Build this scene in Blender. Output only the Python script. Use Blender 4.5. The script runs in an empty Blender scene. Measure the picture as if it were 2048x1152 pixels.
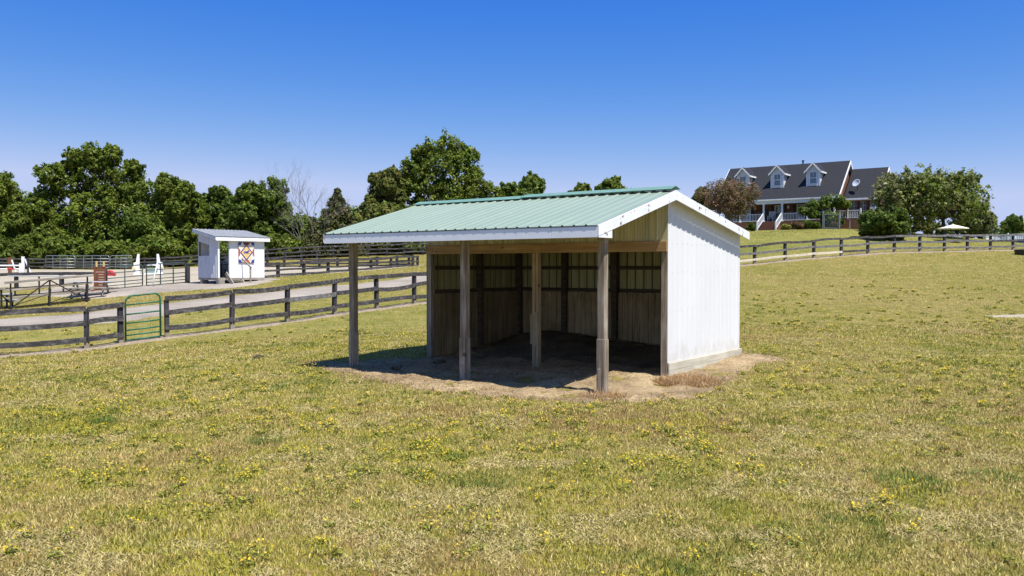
import bpy, math, random
import numpy as np
from mathutils import Vector, Matrix
random.seed(7); rng = np.random.default_rng(7)
S = bpy.context.scene; COL = S.collection
PI = math.pi
# ------------------------------------------------------------------ camera frame (real metres; camera stands at x=y=0)
F = 1711.96; PITCH = .024; CZ = 2.125; HOR = 535.0
ROTZ = -0.624                                    # heading shared by shed and house
SHED_O = (2.967, 16.295)
def shed_local(x, y):
    dx, dy = x-SHED_O[0], y-SHED_O[1]; c, s = math.cos(ROTZ), math.sin(ROTZ)
    return dx*c+dy*s, -dx*s+dy*c
def shed_world(x, y):
    c, s = math.cos(ROTZ), math.sin(ROTZ)
    return SHED_O[0]+c*x-s*y, SHED_O[1]+s*x+c*y
# ------------------------------------------------------------------ terrain: smooth surface through surveyed points
def sp(px, py, d): return ((px-1024)/F*d, d, CZ-(py-HOR)/F*d)
CP = [(-8,5,-.05),(0,5,0),(8,5,0),(-12,-12,-.1),(0,-12,0),(12,-12,0),(18,14,.2),(-40,-12,-.5),(40,-12,.2),
      (0,12,0),(5,12,0),(-5,14,0),(9,18,.1),(-9,12,-.1),(-12,18,-.2)]
for sx, sy in ((0,0),(-3,0),(-6.1,0),(0,-2.4),(-3,-2.4),(-6,-2.4),(-7.8,-2),(1.5,-1)):
    w = shed_world(sx, sy); CP.append((w[0], w[1], 0.0))
for sx, sy, z in ((0,3.7,.1),(-3,3.7,.15),(-6.1,3.7,.2),(-8.5,2,.1),(2,3,.12),(-8,0,.08)):
    w = shed_world(sx, sy); CP.append((w[0], w[1], z))
CP += [sp(*a) for a in (
    (-15,714,25.3),(172,699,26.2),(333,676,27.6),(463,658,28.6),(574,645,30.1),(668,630,31.9),(753,618,33.7),(828,609,35.6),
    (0,650,30),(420,610,34.5),(700,578,41),(850,562,47),(20,616,40),(174,603,41),(228,584,43.5),(300,575,45.5),(375,569,48),
    (450,570,46),(530,563,47.5),(556,554,52),(656,547,56),(742,541,61),(818,534,67),(33,575,48),(123,573,48),(-200,585,46),
    (276,551,64),(40,548,66),(0,540,92),(250,540,93),(535,536,88),(700,530,90),(850,530,76),
    (571,520,97),(667,515,99),(774,512,100),(846,510,100),(200,536,112),(400,534,112),
    (1509,529,57),(1570,521.5,58),(1627,516.5,59.1),(1682,513,60.3),(1735,508,61.5),(1788,505.3,62.6),(1839,504.5,63.9),(1888,503.5,65.2),
    (1934,502.4,66.6),(1980,501,68),(2025,500.5,69.4),(1770,476,73),(1858,472,80),(1560,460,90.5),(1700,458,88),(1960,478,82),(2020,489,85),(2300,500,75),
    (1000,545,50),(1250,535,56))]
CP += [(34.2,90,6.18),(23,98,6.18),(30,100,6.2),(-30,130,2.6),(-90,130,2.2),(-90,60,.4),(-60,30,-.6),(10,125,5),(60,130,5.5),(90,90,3.5),(80,50,2.5),(50,25,1.0),
       (-120,200,2),(0,220,4),(120,220,4)]
CPA = np.array(CP)
def _U(r2): return np.where(r2 > 1e-9, r2*np.log(np.maximum(r2, 1e-9)), 0)
def _fit():
    P = CPA[:, :2]/40.; n = len(P)
    K = _U(((P[:, None]-P[None])**2).sum(-1)) + np.eye(n)*4e-3
    A = np.zeros((n+3, n+3)); A[:n, :n] = K; A[:n, n] = 1; A[:n, n+1:] = P; A[n, :n] = 1; A[n+1:, :n] = P.T
    return P, np.linalg.solve(A, np.concatenate([CPA[:, 2], [0, 0, 0]]))
TP, TW = _fit()
def terr(x, y):
    x = np.asarray(x, float); y = np.asarray(y, float); sh = np.broadcast(x, y).shape
    x = np.broadcast_to(x, sh).ravel(); y = np.broadcast_to(y, sh).ravel()
    xc = np.clip(x, -130, 130); yc = np.clip(y, -15, 215); out = np.empty(len(x))
    for i in range(0, len(x), 20000):
        q = np.stack([xc[i:i+20000], yc[i:i+20000]], 1)/40.
        out[i:i+20000] = _U(((q[:, None]-TP[None])**2).sum(-1)) @ TW[:-3] + TW[-3] + q @ TW[-2:]
    c, s = math.cos(ROTZ), math.sin(ROTZ); dx, dy = x-SHED_O[0], y-SHED_O[1]
    lx, ly = dx*c+dy*s, -dx*s+dy*c                                   # bedding trodden up at the back of the shed
    out = out + .3*np.exp(-((lx+4.6)/1.7)**2-((ly-3.2)/1.2)**2)*(lx > -6.0)*(ly < 3.62)+.12*np.exp(-((lx+1.5)/1.5)**2-((ly-3.4)/.8)**2)*(ly < 3.62)
    return out.reshape(sh)
def tz(x, y): return float(terr(np.array([x]), np.array([y]))[0])
def on(px, d, dz=0.):                            # ground point under a sight line, d metres ahead
    x = (px-1024)/F*d
    return Vector((x, d, tz(x, d)+dz))
# ------------------------------------------------------------------ value noise (numpy)
def vnoise(x, y, scale, seed=0):
    x = np.asarray(x)/scale+1000.3; y = np.asarray(y)/scale+1000.7
    xi = np.floor(x).astype(np.int64); yi = np.floor(y).astype(np.int64); fx = x-xi; fy = y-yi
    fx = fx*fx*(3-2*fx); fy = fy*fy*(3-2*fy)
    def h(a, b):
        n = (a*374761393+b*668265263+seed*1442695041) & 0xffffffff
        n = ((n ^ (n >> 13))*1274126177) & 0xffffffff
        return ((n ^ (n >> 16)) & 0xffff)/65535.
    return (h(xi,yi)*(1-fx)+h(xi+1,yi)*fx)*(1-fy)+(h(xi,yi+1)*(1-fx)+h(xi+1,yi+1)*fx)*fy
def fbm(x, y, scale, seed=0, o=3):
    t = 0; a = 1; s = 0
    for k in range(o):
        t = t+a*vnoise(x, y, scale/2**k, seed+k*17); s += a; a *= .55
    return t/s
# ------------------------------------------------------------------ materials
def newmat(name):
    m = bpy.data.materials.new(name); m.use_nodes = True
    nt = m.node_tree; return m, nt, nt.nodes['Principled BSDF']
def N(nt, t, **kw):
    n = nt.nodes.new(t)
    for k, v in kw.items():
        if k.startswith('i_'): n.inputs[k[2:].replace('_', ' ')].default_value = v
        else: setattr(n, k, v)
    return n
def ramp(nt, fac, stops, interp='LINEAR'):
    r = N(nt, 'ShaderNodeValToRGB'); r.color_ramp.interpolation = interp
    e = r.color_ramp.elements
    while len(e) < len(stops): e.new(.5)
    for el, (p, c) in zip(e, stops): el.position = p; el.color = (*c, 1) if len(c) == 3 else c
    nt.links.new(fac, r.inputs[0]); return r.outputs[0]
def coord(nt, scale=(1, 1, 1), kind='Object'):
    t = N(nt, 'ShaderNodeTexCoord'); mp = N(nt, 'ShaderNodeMapping'); mp.inputs['Scale'].default_value = scale
    nt.links.new(t.outputs[kind], mp.inputs[0]); return mp.outputs[0]
def noise(nt, vec, scale, detail=4, rough=.6):
    n = N(nt, 'ShaderNodeTexNoise'); n.inputs['Scale'].default_value = scale; n.inputs['Detail'].default_value = detail; n.inputs['Roughness'].default_value = rough
    nt.links.new(vec, n.inputs['Vector']); return n.outputs[0]
def mix(nt, fac, a, b, mode='MIX'):
    m = N(nt, 'ShaderNodeMix', data_type='RGBA', blend_type=mode)
    for s, v in ((m.inputs[0], fac), (m.inputs[6], a), (m.inputs[7], b)):
        if hasattr(v, 'is_output'): nt.links.new(v, s)
        else: s.default_value = v if not isinstance(v, tuple) else (*v, 1)[:4]
    return m.outputs[2]
def bump(nt, b, h, strength=.4, dist=.02):
    n = N(nt, 'ShaderNodeBump'); n.inputs['Strength'].default_value = strength; n.inputs['Distance'].default_value = dist
    nt.links.new(h, n.inputs['Height']); nt.links.new(n.outputs[0], b.inputs['Normal'])
def surf(name, stops, scale=6, stretch=(1, 1, 1), rough=.7, bmp=0, spec=.3, metal=0, detail=5, spots=None, bdist=.01):
    """mottled surface; spots = (colour, scale, threshold)"""
    m, nt, b = newmat(name); v = coord(nt, stretch); n = noise(nt, v, scale, detail)
    c = ramp(nt, n, stops)
    if spots:
        col, sc, th = spots
        s = noise(nt, coord(nt), sc, 3, .7)
        f = ramp(nt, s, [(th, (0, 0, 0)), (min(th+.04, 1), (1, 1, 1))]); c = mix(nt, f, c, col)
    nt.links.new(c, b.inputs['Base Color']); b.inputs['Roughness'].default_value = rough
    b.inputs['Specular IOR Level'].default_value = spec; b.inputs['Metallic'].default_value = metal
    if bmp: bump(nt, b, n, bmp, bdist)
    return m
def streak(name, dark, mid, light, axis=2, scale=9, rough=.85, bmp=.4, knots=None):
    st = [1, 1, 1]; st[axis] = .06
    m, nt, b = newmat(name); n = noise(nt, coord(nt, tuple(st)), scale*2.2, 6, .65); n2 = noise(nt, coord(nt), 1.6, 3, .6)
    c = ramp(nt, n, [(.3, dark), (.5, mid), (.72, light)])
    c = mix(nt, ramp(nt, n2, [(.4, (0, 0, 0)), (.7, (.55, .55, .55))]), c, dark)
    if knots: c = mix(nt, ramp(nt, noise(nt, coord(nt), 5, 1), [(.70, (0, 0, 0)), (.74, (.8, .8, .8))]), c, knots)
    nt.links.new(c, b.inputs['Base Color']); b.inputs['Roughness'].default_value = rough; b.inputs['Specular IOR Level'].default_value = .2
    bump(nt, b, n, bmp, .008); return m
def leafmat(name, trans=.3):
    m, nt, b = newmat(name); a = N(nt, 'ShaderNodeVertexColor', layer_name='tint')
    nt.links.new(a.outputs[0], b.inputs['Base Color']); b.inputs['Roughness'].default_value = .55; b.inputs['Specular IOR Level'].default_value = .25
    t = N(nt, 'ShaderNodeBsdfTranslucent'); ms = N(nt, 'ShaderNodeMixShader'); ms.inputs[0].default_value = trans
    nt.links.new(a.outputs[0], t.inputs[0]); nt.links.new(b.outputs[0], ms.inputs[1]); nt.links.new(t.outputs[0], ms.inputs[2])
    nt.links.new(ms.outputs[0], nt.nodes['Material Output'].inputs[0]); return m
def plain(name, c, rough=.6, metal=0, spec=.4):
    return surf(name, [(.25, tuple(x*.86 for x in c)), (.75, tuple(min(x*1.1, .95) for x in c))], 5, rough=rough, metal=metal, spec=spec)
M = {}
M['roof_green'] = surf('green painted metal roofing', [(.25, (.205, .258, .188)), (.75, (.245, .30, .225))], 2.2, (1, .25, .25), .36, spec=.4, spots=((.19, .27, .21), 9, .73))
M['roof_cap'] = surf('green ridge metal', [(.3, (.11, .21, .155)), (.7, (.15, .26, .20))], 3, rough=.45)
def wallmat(name):
    m, nt, b = newmat(name); v = coord(nt); c = ramp(nt, noise(nt, coord(nt, (1, 1, .3)), 1.4, 4), [(.3, (.67, .67, .66)), (.7, (.72, .72, .71))])
    sx = N(nt, 'ShaderNodeSeparateXYZ'); nt.links.new(v, sx.inputs[0])
    z = N(nt, 'ShaderNodeMapRange'); z.inputs[1].default_value = .3; z.inputs[2].default_value = 1.1; z.inputs[3].default_value = .30; z.inputs[4].default_value = -.15; nt.links.new(sx.outputs[2], z.inputs[0])
    ad = N(nt, 'ShaderNodeMath', operation='ADD'); nt.links.new(z.outputs[0], ad.inputs[0]); nt.links.new(noise(nt, coord(nt, (1, 1, .5)), 5, 6, .7), ad.inputs[1])
    c = mix(nt, ramp(nt, ad.outputs[0], [(.62, (0, 0, 0)), (.86, (.33, .33, .33))]), c, (.42, .36, .26))       # mud splash low on the wall
    c = mix(nt, ramp(nt, noise(nt, coord(nt, (7, 7, .4)), 2, 3, .6), [(.60, (0, 0, 0)), (.78, (.16, .16, .16))]), c, (.42, .41, .38))   # run-off streaks
    nt.links.new(c, b.inputs['Base Color']); b.inputs['Roughness'].default_value = .45; b.inputs['Specular IOR Level'].default_value = .4; return m
M['white_metal'] = wallmat('white ribbed wall steel')
M['old_white'] = surf('white ribbed steel', [(.3, (.60, .60, .60)), (.7, (.65, .65, .65))], 1.4, (1, 1, .3), .45, spec=.4, spots=((.55, .52, .45), 14, .76))
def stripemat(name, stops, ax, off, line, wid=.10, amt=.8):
    """ribbed steel: shade of the ribs painted in as dark lines, over grime streaks"""
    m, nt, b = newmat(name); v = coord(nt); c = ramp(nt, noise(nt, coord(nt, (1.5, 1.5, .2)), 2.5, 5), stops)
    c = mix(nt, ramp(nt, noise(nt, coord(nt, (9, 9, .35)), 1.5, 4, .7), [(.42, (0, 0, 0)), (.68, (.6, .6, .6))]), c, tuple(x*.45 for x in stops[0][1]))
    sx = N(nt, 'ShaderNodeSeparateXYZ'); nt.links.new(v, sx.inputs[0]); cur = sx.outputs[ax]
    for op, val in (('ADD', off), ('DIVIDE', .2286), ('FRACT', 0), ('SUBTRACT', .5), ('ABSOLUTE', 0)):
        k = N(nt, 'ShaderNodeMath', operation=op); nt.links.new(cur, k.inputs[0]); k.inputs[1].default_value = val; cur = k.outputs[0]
    f = ramp(nt, cur, [(.5-wid, (0, 0, 0)), (.5-wid*.45, (amt, amt, amt))]); c = mix(nt, f, c, line)  # dark lines paint the shade of the recessed ribs
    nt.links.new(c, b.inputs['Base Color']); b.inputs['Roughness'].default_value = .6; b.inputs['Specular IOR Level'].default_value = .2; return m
M['cream_metal'] = stripemat('cream header steel with painted bounce and rib shade', [(.3, (.48, .45, .27)), (.7, (.60, .57, .37))], 0, 6.1-.147+.2286*30, (.30, .26, .12), .08, .55)  # cream partly stands in for yellow light bounced off the grass
M['inner_x'] = stripemat('grimy back wall inside with painted rib shade', [(.3, (.48, .45, .20)), (.7, (.66, .62, .32))], 0, .115+.2286*40, (.03, .028, .015))  # yellow tone here and below partly paints light bounced off the ground
M['inner_y'] = stripemat('grimy end wall inside with painted rib shade', [(.3, (.36, .335, .145)), (.7, (.52, .485, .24))], 1, .11-3.717+.2286*40, (.03, .028, .015))
M['trim_white'] = surf('white painted trim', [(.3, (.72, .72, .72)), (.7, (.80, .80, .80))], 3, rough=.5, spots=((.16, .11, .07), 6.5, .63))
M['trim_clean'] = surf('white trim', [(.3, (.80, .80, .81)), (.7, (.88, .88, .88))], 3, rough=.5, spots=((.3, .27, .22), 5, .75))
M['beam_wood'] = streak('warm pine beam', (.24, .14, .06), (.40, .26, .12), (.50, .36, .18), 0, 5, knots=(.10, .05, .02))
M['post_grey'] = streak('weathered grey post wood', (.12, .09, .06), (.31, .25, .18), (.56, .50, .40), 2, 9, knots=(.08, .06, .05))
M['post_tan'] = streak('tan post wood', (.22, .15, .08), (.42, .31, .17), (.52, .41, .25), 2, 8, knots=(.10, .06, .03))
M['plank_in'] = streak('old stall planks', (.20, .135, .065), (.46, .34, .17), (.60, .48, .28), 2, 7)
M['plank_dark'] = streak('darker end wall planks', (.12, .088, .046), (.30, .225, .12), (.44, .35, .20), 2, 7)  # darker tone for the boards of the left end wall
M['girt'] = streak('dark girt wood', (.05, .036, .024), (.115, .085, .055), (.18, .14, .095), 0, 8)
M['skirt'] = streak('pale skirt boards', (.34, .30, .22), (.55, .51, .40), (.62, .58, .48), 1, 6)
M['fence'] = streak('black stained fence wood worn grey', (.022, .02, .019), (.075, .068, .066), (.23, .21, .20), 0, 5)
M['fence_post'] = streak('black stained fence post', (.02, .018, .02), (.045, .042, .045), (.10, .095, .10), 2, 6)
M['post_foot'] = streak('bare post foot', (.16, .13, .09), (.27, .23, .17), (.33, .29, .22), 2, 7)
M['fence_grey'] = streak('grey weathered rail', (.07, .066, .066), (.17, .16, .155), (.31, .29, .28), 0, 5)
M['rail_new'] = streak('new pale rail', (.45, .38, .28), (.62, .55, .43), (.70, .64, .52), 0, 5)
M['gate_green'] = surf('green painted tube', [(.3, (.022, .10, .055)), (.7, (.042, .155, .088))], 6, rough=.4, spots=((.12, .10, .07), 25, .74))
M['gate_dark'] = plain('dark green grey tube', (.05, .075, .07), .45)
M['gate_grey'] = plain('galvanised tube', (.30, .33, .33), .4, .5)
M['alu'] = surf('weathered aluminium plank', [(.3, (.55, .55, .56)), (.7, (.70, .70, .70))], 4, (.2, 1, 1), .4, metal=.4)
M['seat_wood'] = streak('bleached bench wood', (.17, .145, .115), (.34, .30, .25), (.52, .48, .42), 0, 6)
M['frame_black'] = plain('dark steel frame', (.025, .022, .022), .5)
M['brown_paint'] = streak('brown painted boards', (.10, .035, .02), (.20, .075, .04), (.25, .11, .06), 2, 5)
M['yellow_wood'] = streak('yellow round poles', (.45, .29, .10), (.58, .41, .17), (.64, .48, .24), 2, 5)
M['white_paint'] = surf('white paint', [(.3, (.70, .70, .69)), (.7, (.80, .80, .79))], 4, rough=.5, spots=((.45, .40, .33), 9, .72))
M['red_paint'] = plain('red paint', (.50, .03, .035), .5)
M['yellow_block'] = plain('cream wing base', (.62, .55, .34), .6)
M['box_green'] = plain('grey green filler panel', (.20, .27, .24), .6)
M['booth_wall'] = surf('white booth siding', [(.3, (.72, .72, .73)), (.7, (.80, .80, .80))], 2, (1, 1, .2), .5)
M['booth_end'] = surf('dull booth steel', [(.3, (.50, .51, .55)), (.7, (.62, .63, .66))], 2, (1, 1, .2), .45)
M['booth_roof'] = surf('grey booth roofing', [(.3, (.20, .205, .21)), (.7, (.28, .285, .29))], 3, rough=.6, spec=.2)
M['step_wood'] = streak('step boards', (.20, .17, .13), (.36, .32, .26), (.46, .42, .36), 0, 6)
M['block'] = surf('concrete block', [(.3, (.20, .19, .17)), (.7, (.30, .29, .27))], 12, rough=.9)
M['dark_inside'] = plain('dark furniture', (.03, .022, .02), .6)
for k, c in (('q_navy', (.035, .05, .26)), ('q_purple', (.075, .04, .20)), ('q_red', (.46, .095, .03)), ('q_dark', (.16, .02, .02)), ('q_cream', (.76, .68, .46)), ('q_sand', (.74, .50, .20)), ('q_white', (.78, .75, .68))):
    M[k] = plain('sign paint '+k[2:], c, .55)
M['plastic_green'] = plain('green plastic', (.02, .16, .06), .45)
M['shingle'] = surf('charcoal shingles', [(.34, (.008, .008, .010)), (.66, (.030, .031, .037))], 11, (1, 1, 3), .9, bmp=.5, bdist=.02)
M['siding'] = surf('white lap siding', [(.3, (.62, .62, .63)), (.7, (.70, .70, .71))], 3, rough=.6)
M['house_trim'] = plain('house white trim', (.74, .74, .74), .5)
M['shutter'] = plain('black shutter', (.010, .011, .014), .5)
M['frame_brown'] = plain('brown door frame', (.11, .045, .03), .5)
M['terracotta'] = plain('cream fabric', (.80, .73, .56), .8)
M['dish'] = plain('grey dish', (.42, .44, .48), .4)
M['pool_blue'] = plain('pool liner blue', (.03, .07, .42), .4)
M['water'] = plain('pool water', (.05, .25, .35), .1)
M['soil'] = surf('bare soil', [(.3, (.17, .125, .08)), (.7, (.33, .26, .18))], 9, rough=.95, bmp=.7, bdist=.03, spots=((.10, .085, .03), 3, .62))
M['bark'] = streak('bark', (.05, .04, .03), (.10, .085, .065), (.17, .15, .12), 2, 4)
M['bark_pale'] = streak('pale dead bark', (.09, .08, .07), (.16, .145, .13), (.25, .23, .21), 2, 4)
M['leaf'] = leafmat('leaves', .42); M['needle'] = leafmat('needles', .12)
M['blade'] = leafmat('grass blades', .22)
M['petal'] = leafmat('petals', .3)
def brickmat():
    m, nt, b = newmat('red brown brick'); v = coord(nt)
    sw = N(nt, 'ShaderNodeSeparateXYZ'); cb = N(nt, 'ShaderNodeCombineXYZ'); ad = N(nt, 'ShaderNodeMath', operation='ADD')
    nt.links.new(v, sw.inputs[0]); nt.links.new(sw.outputs[0], ad.inputs[0]); nt.links.new(sw.outputs[1], ad.inputs[1])
    nt.links.new(ad.outputs[0], cb.inputs[0]); nt.links.new(sw.outputs[2], cb.inputs[1])
    t = N(nt, 'ShaderNodeTexBrick'); t.inputs['Scale'].default_value = 4.6; t.inputs['Mortar Size'].default_value = .012
    for i, c in ((1, (.17, .058, .026, 1)), (2, (.10, .036, .018, 1)), (3, (.17, .12, .085, 1))): t.inputs[i].default_value = c
    nt.links.new(cb.outputs[0], t.inputs[0]); nt.links.new(t.outputs[0], b.inputs['Base Color']); b.inputs['Roughness'].default_value = .85
    return m
M['brick'] = brickmat()
def glassmat():
    m, nt, b = newmat('window glass'); b.inputs['Base Color'].default_value = (.10, .14, .18, 1); b.inputs['Roughness'].default_value = .06; b.inputs['Specular IOR Level'].default_value = .8
    return m
M['glass'] = glassmat()
def groundmat(name='dry grass turf'):
    m, nt, b = newmat(name); v = coord(nt)
    big = noise(nt, v, .09, 4, .55); med = noise(nt, v, .8, 5, .6); fine = noise(nt, v, 9, 6, .7); vf = noise(nt, v, 45, 4, .7)
    grn = ramp(nt, fine, [(.33, (.11, .105, .022)), (.52, (.20, .178, .034)), (.70, (.30, .25, .06))])
    dry = ramp(nt, fine, [(.33, (.18, .135, .042)), (.52, (.29, .225, .075)), (.70, (.40, .32, .13))])
    s = N(nt, 'ShaderNodeMath', operation='ADD'); nt.links.new(big, s.inputs[0]); nt.links.new(med, s.inputs[1])
    f = ramp(nt, s.outputs[0], [(.42, (0, 0, 0)), (.62, (1, 1, 1))])
    # the ramp clips at 1, so halve the sum first
    s2 = N(nt, 'ShaderNodeMath', operation='MULTIPLY'); s2.inputs[1].default_value = .5
    nt.links.new(s.outputs[0], s2.inputs[0]); nt.links.new(s2.outputs[0], f.node.inputs[0])
    c = mix(nt, f, grn, dry)
    c = mix(nt, ramp(nt, noise(nt, v, 2.3, 4, .7), [(.55, (0, 0, 0)), (.72, (.8, .8, .8))]), c, (.28, .235, .035), 'MIX')
    c = mix(nt, ramp(nt, noise(nt, v, 3.4, 7, .78), [(.42, (.85, .85, .85)), (.53, (0, 0, 0))]), c, (.11, .11, .024))
    c = mix(nt, ramp(nt, noise(nt, v, 22, 5, .8), [(.40, (.8, .8, .8)), (.5, (0, 0, 0)), (.58, (0, 0, 0)), (.68, (.5, .5, .5))]), c, mix(nt, f, (.09, .09, .022), (.16, .12, .045)))
    c = mix(nt, ramp(nt, noise(nt, v, 1.5, 6, .75), [(.52, (0, 0, 0)), (.64, (.75, .75, .75))]), c, (.33, .235, .10))
    c = mix(nt, ramp(nt, vf, [(.36, (.55, .55, .55)), (.5, (0, 0, 0))]), c, (.13, .11, .03))
    at = N(nt, 'ShaderNodeVertexColor', layer_name='tint'); c = mix(nt, at.outputs[0], c, mix(nt, f, (.125, .135, .03), (.235, .215, .06)))
    nt.links.new(c, b.inputs['Base Color']); b.inputs['Roughness'].default_value = 1; b.inputs['Specular IOR Level'].default_value = .05
    bump(nt, b, fine, .8, .05); return m
M['ground'] = groundmat()
def sheetmat(name, a, c, d, sc, fine, bm=.6, weeds=None):
    m, nt, b = newmat(name); v = coord(nt); n1 = noise(nt, v, sc, 5, .6); n2 = noise(nt, v, fine, 5, .75)
    col = ramp(nt, n1, [(.32, a), (.5, c), (.7, d)])
    col = mix(nt, ramp(nt, n2, [(.35, (.55, .55, .55)), (.6, (0, 0, 0))]), col, tuple(x*.45 for x in a))
    if weeds: col = mix(nt, ramp(nt, noise(nt, v, 1.1, 5, .75), [(.56, (0, 0, 0)), (.66, (.9, .9, .9))]), col, weeds)
    nt.links.new(col, b.inputs['Base Color']); b.inputs['Roughness'].default_value = .95; b.inputs['Specular IOR Level'].default_value = .1
    bump(nt, b, n2, bm, .03); return m
M['dirt'] = sheetmat('trodden dirt and old hay', (.19, .135, .078), (.31, .225, .125), (.44, .335, .195), .9, 14)
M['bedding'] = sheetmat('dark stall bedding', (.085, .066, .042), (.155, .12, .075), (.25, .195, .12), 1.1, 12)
M['gravel'] = sheetmat('pale gravel', (.24, .20, .16), (.32, .272, .22), (.40, .345, .285), .35, 22)
M['sand'] = sheetmat('arena sand', (.33, .28, .20), (.385, .33, .24), (.44, .385, .285), .15, 6, .3)
# ------------------------------------------------------------------ mesh helpers
class MB:
    def __init__(s): s.v = []; s.f = []
    def add(s, vs, fs):
        n = len(s.v); s.v += [tuple(a) for a in vs]; s.f += [tuple(i+n for i in f) for f in fs]; return s
    def box(s, x0, x1, y0, y1, z0, z1):
        return s.hexa([(x0, y0, z0), (x1, y0, z0), (x1, y1, z0), (x0, y1, z0)], [(x0, y0, z1), (x1, y0, z1), (x1, y1, z1), (x0, y1, z1)])
    def hexa(s, b, t): return s.add(list(b)+list(t), [(3, 2, 1, 0), (4, 5, 6, 7), (0, 1, 5, 4), (1, 2, 6, 5), (2, 3, 7, 6), (3, 0, 4, 7)])
    def prism(s, poly, d):                        # poly: planar points, d: extrusion vector
        n = len(poly); d = Vector(d); a = [Vector(p) for p in poly]
        return s.add(a+[p+d for p in a], [tuple(range(n))[::-1], tuple(range(n, 2*n))]+[(i, (i+1) % n, n+(i+1) % n, n+i) for i in range(n)])
    def bar(s, p, q, w, h, up=(0, 0, 1)):         # rectangular bar from p to q
        p = Vector(p); q = Vector(q); t = (q-p).normalized(); r = t.cross(Vector(up))
        if r.length < 1e-4: r = t.cross(Vector((1, 0, 0)))
        r.normalize(); u = r.cross(t)
        c = [(-1, -1), (1, -1), (1, 1), (-1, 1)]
        return s.hexa([p+r*a*w/2+u*b*h/2 for a, b in c], [q+r*a*w/2+u*b*h/2 for a, b in c])
    def tube(s, pts, rad, n=8):
        pts = [Vector(p) for p in pts]; rad = rad if isinstance(rad, (list, tuple)) else [rad]*len(pts); vs = []; fs = []
        for i, p in enumerate(pts):
            t = (pts[min(i+1, len(pts)-1)]-pts[max(i-1, 0)]).normalized()
            r = t.cross(Vector((0, 0, 1)))
            if r.length < .05: r = t.cross(Vector((1, 0, 0)))
            r.normalize(); u = r.cross(t)
            vs += [p+(r*math.cos(2*PI*k/n)+u*math.sin(2*PI*k/n))*rad[i] for k in range(n)]
        for i in range(len(pts)-1):
            fs += [(i*n+k, i*n+(k+1) % n, (i+1)*n+(k+1) % n, (i+1)*n+k) for k in range(n)]
        fs += [tuple(range(n))[::-1], tuple(range((len(pts)-1)*n, len(pts)*n))]
        return s.add(vs, fs)
    def lathe(s, prof, n=16, c=(0, 0, 0)):
        vs = [(c[0]+r*math.cos(2*PI*k/n), c[1]+r*math.sin(2*PI*k/n), c[2]+z) for r, z in prof for k in range(n)]
        fs = [(i*n+k, i*n+(k+1) % n, (i+1)*n+(k+1) % n, (i+1)*n+k) for i in range(len(prof)-1) for k in range(n)]
        return s.add(vs, fs)
    def build(s, name, mat, parent=None, bevel=0, smooth=False):
        me = bpy.data.meshes.new(name); me.from_pydata(s.v, [], s.f); me.update()
        o = bpy.data.objects.new(name, me); COL.objects.link(o)
        if mat: me.materials.append(M[mat] if isinstance(mat, str) else mat)
        if parent: o.parent = parent
        if bevel:
            b = o.modifiers.new('edge', 'BEVEL'); b.width = bevel; b.segments = 1; b.limit_method = 'ANGLE'
        if smooth: me.shade_smooth()
        return o
def tag(o, label=None, cat=None, group=None, kind=None):
    for k, v in (('label', label), ('category', cat), ('group', group), ('kind', kind)):
        if v: o[k] = v
    return o
def thing(name, label, cat, loc, rz=0, group=None):
    o = bpy.data.objects.new(name, None); COL.objects.link(o); o.location = loc; o.rotation_euler = (0, 0, rz); o.empty_display_size = .2
    return tag(o, label, cat, group)
def npmesh(name, V, quads, mat, parent=None, tint=None, kind=None, corners=4):
    n = len(V); m = len(quads); me = bpy.data.meshes.new(name)
    me.vertices.add(n); me.vertices.foreach_set('co', np.asarray(V, np.float32).ravel())
    me.loops.add(m*corners); me.loops.foreach_set('vertex_index', np.asarray(quads, np.int32).ravel())
    me.polygons.add(m); me.polygons.foreach_set('loop_start', np.arange(m, dtype=np.int32)*corners); me.polygons.foreach_set('loop_total', np.full(m, corners, np.int32))
    if tint is not None:
        a = me.color_attributes.new('tint', 'FLOAT_COLOR', 'POINT')
        a.data.foreach_set('color', np.concatenate([np.asarray(tint, np.float32), np.ones((n, 1), np.float32)], 1).ravel())
    me.update(calc_edges=True); me.validate()
    o = bpy.data.objects.new(name, me); COL.objects.link(o); me.materials.append(M[mat])
    if parent: o.parent = parent
    if kind: o['kind'] = kind
    return o
def gridmesh(name, X, Y, Z, mat, keep=None, tint=None):
    ny, nx = X.shape; idx = np.arange(nx*ny).reshape(ny, nx)
    q = np.stack([idx[:-1, :-1], idx[:-1, 1:], idx[1:, 1:], idx[1:, :-1]], -1)
    q = q[keep[:-1, :-1] | keep[1:, 1:] | keep[:-1, 1:] | keep[1:, :-1]] if keep is not None else q.reshape(-1, 4)
    q = q.reshape(-1, 4); u, inv = np.unique(q, return_inverse=True)
    V = np.stack([X.ravel(), Y.ravel(), Z.ravel()], 1)[u]
    o = npmesh(name, V, inv.reshape(-1, 4), mat, tint=None if tint is None else np.repeat(tint.ravel()[u][:, None], 3, 1)); o.data.shade_smooth(); return o
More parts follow.
